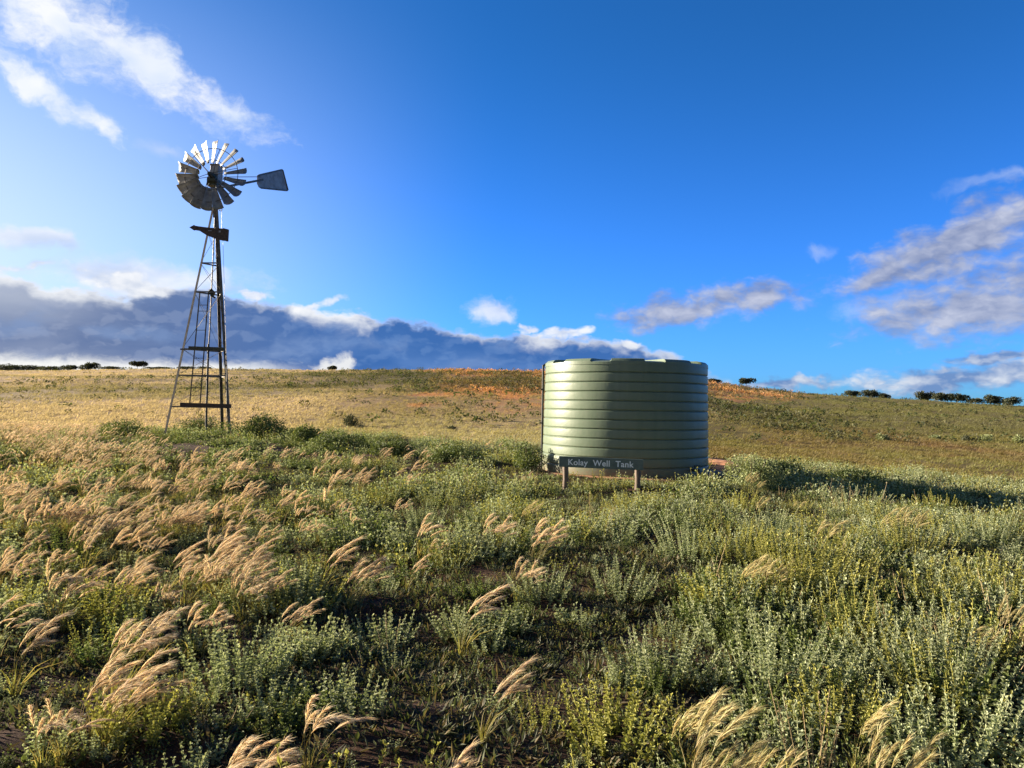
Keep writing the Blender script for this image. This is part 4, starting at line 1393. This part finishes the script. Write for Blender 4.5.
# direction -> azimuth and height in degrees
tcg = N.n('ShaderNodeTexCoord').outputs['Generated']
sp = N.n('ShaderNodeSeparateXYZ'); N.l(tcg, sp.inputs[0])
DEG = 57.29578
az = N.math('MULTIPLY', N.math('ARCTAN2', sp.outputs[0], sp.outputs[1]), DEG)
el = N.math('MULTIPLY', N.math('ARCSINE', sp.outputs[2]), DEG)
cb = N.n('ShaderNodeCombineXYZ'); N.l(az, cb.inputs[0]); N.l(el, cb.inputs[1])
P00 = cb.outputs[0]


def warp(P, scale, amp):
    c_ = N.noise(P, scale, 3, .5, 0, True)
    v1 = N.n('ShaderNodeVectorMath', operation='SUBTRACT'); N.l(c_, v1.inputs[0]); v1.inputs[1].default_value = (.5, .5, .5)
    v2 = N.n('ShaderNodeVectorMath', operation='MULTIPLY_ADD'); N.l(v1.outputs[0], v2.inputs[0]); v2.inputs[1].default_value = amp; N.l(P, v2.inputs[2])
    return v2.outputs[0]


P0 = warp(warp(P00, .22, (7.0, 2.6, 0)), .9, (1.6, 1.0, 0))
# breaking noise, and the same noise a little toward the sun (for the lit sides)
stretch = (.16, .30, 1)
nz = N.noise(N.mapping(P0, scale=stretch), 1.0, 9, .58, .0)
PR = warp(P00, .22, (4.0, 1.8, 0))
ra_ = N.noise(N.mapping(PR, scale=(.20, .42, 1)), 1.0, 4, .45)
rb_ = N.noise(N.mapping(PR, loc=(.20 * -.9, .42 * .9, 0), scale=(.20, .42, 1)), 1.0, 4, .45)
relief = N.math('SUBTRACT', ra_, rb_)
fine = N.noise(N.mapping(P0, scale=(.55, 1.0, 1)), 1.0, 7, .6, .2)
# the clear sky, cooled and deepened: low sky most
tl_ = N.mix(N.smooth(el, 1.0, 28.0), rgba((.215, .655, 1.72)), rgba((.122, .54, 1.10)))
# unseen sky behind the viewer, dimmed to cut blue fill on shaded sides
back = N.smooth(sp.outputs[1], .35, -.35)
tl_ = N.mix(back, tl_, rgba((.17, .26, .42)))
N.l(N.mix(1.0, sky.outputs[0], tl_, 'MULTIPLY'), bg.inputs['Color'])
hf = N.noise(N.mapping(warp(P00, 1.6, (.5, .35, 0)), scale=(1.7, 2.6, 1)), 1.0, 6, .62)
nn = N.math('ADD', N.math('MULTIPLY', N.math('SUBTRACT', nz, .5), 2.3), N.math('MULTIPLY', N.math('SUBTRACT', fine, .5), 1.4))
nn = N.math('ADD', nn, N.math('MULTIPLY', N.math('SUBTRACT', hf, .5), .9))


def billow(P, sc):
    v = N.n('ShaderNodeTexVoronoi', feature='SMOOTH_F1', voronoi_dimensions='2D')
    N.l(N.mapping(P, scale=sc), v.inputs['Vector']); v.inputs['Scale'].default_value = 1.0
    v.inputs['Detail'].default_value = 3.0; v.inputs['Roughness'].default_value = .55; v.inputs['Smoothness'].default_value = .35
    return v.outputs['Distance']


PB = warp(P00, .8, (1.1, .7, 0))
pv0 = billow(PB, (.42, .80, 1))
sunward = N.n('ShaderNodeVectorMath', operation='ADD'); N.l(PB, sunward.inputs[0]); sunward.inputs[1].default_value = (-.55, .45, 0)
pv1 = billow(sunward.outputs[0], (.42, .80, 1))
prel = N.math('SUBTRACT', pv1, pv0)            # lit on the side of each billow that faces the sun
puff = N.math('ADD', N.math('MULTIPLY', N.math('SUBTRACT', .42, pv0), 1.5), N.math('ADD', N.math('MULTIPLY', N.math('SUBTRACT', nz, .5), 1.5), N.math('MULTIPLY', N.math('SUBTRACT', hf, .5), .5)))


def azel(px_, py_):
    d = ray(px_, py_)
    return math.degrees(math.atan2(d[0], d[1])), math.degrees(math.asin(d[2]))


def blob(px_, py_, rx, ry, rot=0.0, amp=1.0):
    """how far inside a cloud's rough oval a direction lies (1 at the middle, 0 at its edge)"""
    a_, e_ = azel(px_, py_)
    k_ = math.degrees(1 / F)
    v = N.mapping(P0, loc=(a_, e_, 0), rot=(0, 0, R(rot)), scale=(rx * k_, ry * k_, 1), typ='TEXTURE')
    ln = N.n('ShaderNodeVectorMath', operation='LENGTH'); N.l(v, ln.inputs[0])
    s_ = N.math('SUBTRACT', 1.0, ln.outputs['Value'])
    return N.math('MULTIPLY', s_, amp) if amp != 1 else s_


def union(L):
    o_ = L[0]
    for b2 in L[1:]:
        o_ = N.math('SMOOTH_MAX', o_, b2, .25)
    return o_


def layer(prev, mask, lit, shade, noise_amt, soft, opac, relief_gain, bias=.5, topw=None, puffy=False):
    d = N.math('ADD', mask, N.math('MULTIPLY', puff if puffy else nn, noise_amt))
    al = N.math('MULTIPLY', N.smooth(d, 0.0, soft), opac)
    li = N.math('ADD', N.math('MULTIPLY', relief, relief_gain), bias, clamp=True)
    if puffy:
        li = N.math('MULTIPLY_ADD', prel, .6, li, clamp=True)
    if topw is not None:
        li = N.math('ADD', li, topw, clamp=True)
    col = N.mix(li, rgba(shade), rgba(lit))
    em = N.n('ShaderNodeBackground'); N.l(col, em.inputs['Color']); em.inputs['Strength'].default_value = CLOUD
    mx = N.n('ShaderNodeMixShader')
    N.l(al, mx.inputs[0]); N.l(prev, mx.inputs[1]); N.l(em.outputs[0], mx.inputs[2])
    return mx.outputs[0]


sh = bg.outputs[0]
CLOUD = .30
# pale air toward the sun, low on the left
glow = N.math('MULTIPLY', N.smooth(az, 0.0, -46.0), N.smooth(el, 34.0, 4.0))
gb_ = N.n('ShaderNodeBackground'); gb_.inputs['Color'].default_value = (.78, .90, 1.0, 1); gb_.inputs['Strength'].default_value = CLOUD
gm = N.n('ShaderNodeMixShader'); N.l(N.math('MULTIPLY', glow, 1.0), gm.inputs[0]); N.l(sh, gm.inputs[1]); N.l(gb_.outputs[0], gm.inputs[2])
sh = gm.outputs[0]
# white streaks upper left
A = union([blob(55, 20, 100, 42, -22), blob(145, 66, 96, 28, -30), blob(225, 106, 60, 15, -22), blob(38, 88, 72, 18, -22), blob(100, 122, 20, 10, -30)])
sh = layer(sh, A, (.97, .98, 1.0), (.66, .77, .95), .62, .95, .93, 2.4, .62)
# left wisps, small puffs
Wm = union([blob(22, 238, 60, 13, -6), blob(150, 279, 115, 24, 3), blob(490, 311, 42, 18, -2)])
sh = layer(sh, union([blob(815, 250, 22, 8, 0), blob(1000, 178, 60, 8, 12), blob(160, 145, 30, 9, 0), blob(880, 310, 60, 18, 0)]), (.70, .77, .92), (.40, .52, .80), .40, 1.2, .42, 3.0, .6)
sh = layer(sh, Wm, (.86, .89, .96), (.50, .60, .80), .40, .75, .85, 3.0, .6)
# grey bodies at right
G_ = union([blob(695, 309, 128, 27, 8), blob(762, 297, 68, 25, 12), blob(975, 236, 150, 40, 17), blob(890, 272, 64, 28, 8), blob(970, 304, 150, 45, 6), blob(1110, 275, 140, 80, 0)])
sh = layer(sh, G_, (.54, .575, .71), (.225, .28, .46), .25, .65, .95, 1.5, .38, None, True)
H_ = union([blob(960, 380, 130, 20, 4), blob(1050, 365, 90, 24, 6), blob(790, 384, 90, 10, 2), blob(1010, 352, 70, 9, 5)])
sh = layer(sh, H_, (.80, .83, .88), (.16, .27, .53), .30, .55, .93, 3.0, .16, None, True)
# low dark bank across the left half: its top edge follows a curve of azimuth
top_px = [(-260, 250), (0, 264), (60, 280), (120, 289), (180, 281), (240, 294), (330, 305), (420, 318), (480, 327), (520, 331), (575, 331), (640, 340), (670, 350), (705, 366), (760, 395)]
fcv = N.n('ShaderNodeFloatCurve')
a_lo, a_hi = -50.0, 25.0
N.l(N.math('DIVIDE', N.math('SUBTRACT', az, a_lo), a_hi - a_lo, clamp=True), fcv.inputs['Value'])
cu = fcv.mapping.curves[0]
pts = sorted(((azel(*p_)[0] - a_lo) / (a_hi - a_lo), azel(*p_)[1] / 20.0) for p_ in top_px)
pts = [(min(max(a, 0), 1), min(max(b, 0), 1)) for a, b in pts]
while len(cu.points) < len(pts): cu.points.new(.5, .5)
for pt_, (a, b) in zip(cu.points, pts): pt_.location = (a, b); pt_.handle_type = 'AUTO'
fcv.mapping.update()
topel = N.math('MULTIPLY', fcv.outputs[0], 20.0)
bump_ = N.math('MULTIPLY', puff, .45)
below = N.math('ADD', N.math('SUBTRACT', topel, el), bump_)          # degrees under the bank's top
al = N.math('MULTIPLY', N.smooth(below, -.15, .45), N.smooth(az, 17.0, 12.0))
# rim: sunlit crests along the top, stronger here and there
rimn = N.noise(N.mapping(P0, loc=(3.3, 0, 0), scale=(.13, .02, 1)), 1.0, 3, .5)
rim = N.math('MULTIPLY', N.smooth(below, N.smooth(rimn, .40, .66, .5, 2.1), .1), N.smooth(rimn, .38, .62, .30, 1.0))
under = N.math('ADD', el, N.math('MULTIPLY', nn, .55))
gap = N.math('MULTIPLY', N.smooth(under, 2.9, 2.0), N.smooth(az, -13.0, -21.0))
ga, ge = azel(328, 366)
gp2 = N.smooth(N.math('ADD', blob(328, 362, 24, 14), N.math('MULTIPLY', nn, .5)), .0, .5)
bank = N.mix(N.smooth(az, -30.0, -8.0), rgba((.135, .20, .38)), rgba((.050, .155, .44)))
big = N.noise(N.mapping(PR, loc=(7, 2, 0), scale=(.075, .30, 1)), 1.0, 5, .5)
bank = N.mix(N.smooth(big, .44, .66, 0, .75), bank, N.mix(N.smooth(az, -30.0, -8.0), rgba((.26, .32, .48)), rgba((.12, .25, .56))))
bank = N.mix(N.math('MULTIPLY', N.smooth(az, -24.0, -36.0), N.smooth(el, 3.0, 8.0)), bank, rgba((.55, .60, .70)))
bank = N.mix(N.smooth(N.math('ADD', N.math('MULTIPLY', relief, 2.2), N.math('MULTIPLY', N.math('SUBTRACT', fine, .5), .5)), -.02, .5, 0, .55), bank, rgba((.22, .33, .58)))
bank = N.mix(N.math('MULTIPLY', N.smooth(prel, -.05, .45), .30), bank, N.mix(N.smooth(az, -30.0, -8.0), rgba((.36, .42, .58)), rgba((.18, .32, .62))))
bank = N.mix(rim, bank, rgba((.90, .92, .95)))
bank = N.mix(N.math('MAXIMUM', gap, N.math('MULTIPLY', gp2, .85)), bank, rgba((.92, .92, .90)))
em = N.n('ShaderNodeBackground'); N.l(bank, em.inputs['Color']); em.inputs['Strength'].default_value = CLOUD
mx = N.n('ShaderNodeMixShader'); N.l(al, mx.inputs[0]); N.l(sh, mx.inputs[1]); N.l(em.outputs[0], mx.inputs[2])
crest = union([blob(140, 283, 90, 13, 3), blob(325, 305, 46, 8, 6), blob(565, 334, 24, 10, 0), blob(632, 343, 22, 8, 0), blob(530, 330, 18, 7, 0), blob(20, 272, 50, 9, 8), blob(240, 296, 30, 7, 4)])
fin = layer(mx.outputs[0], crest, (.95, .96, .98), (.55, .62, .76), .34, .60, .90, 1.6, .62, None, True)
N.l(fin, out.inputs['Surface'])
w.cycles.sampling_method = 'MANUAL'; w.cycles.sample_map_resolution = 512

# ------------------------------------------------------------------ picture settings
vs = scene.view_settings
vs.view_transform = 'Standard'; vs.look = 'None'; vs.exposure = 1.80; vs.gamma = 1.0; vs.use_curve_mapping = False
scene.cycles.max_bounces = 5; scene.cycles.diffuse_bounces = 3; scene.cycles.transmission_bounces = 3; scene.cycles.glossy_bounces = 2
scene.cycles.use_denoising = True
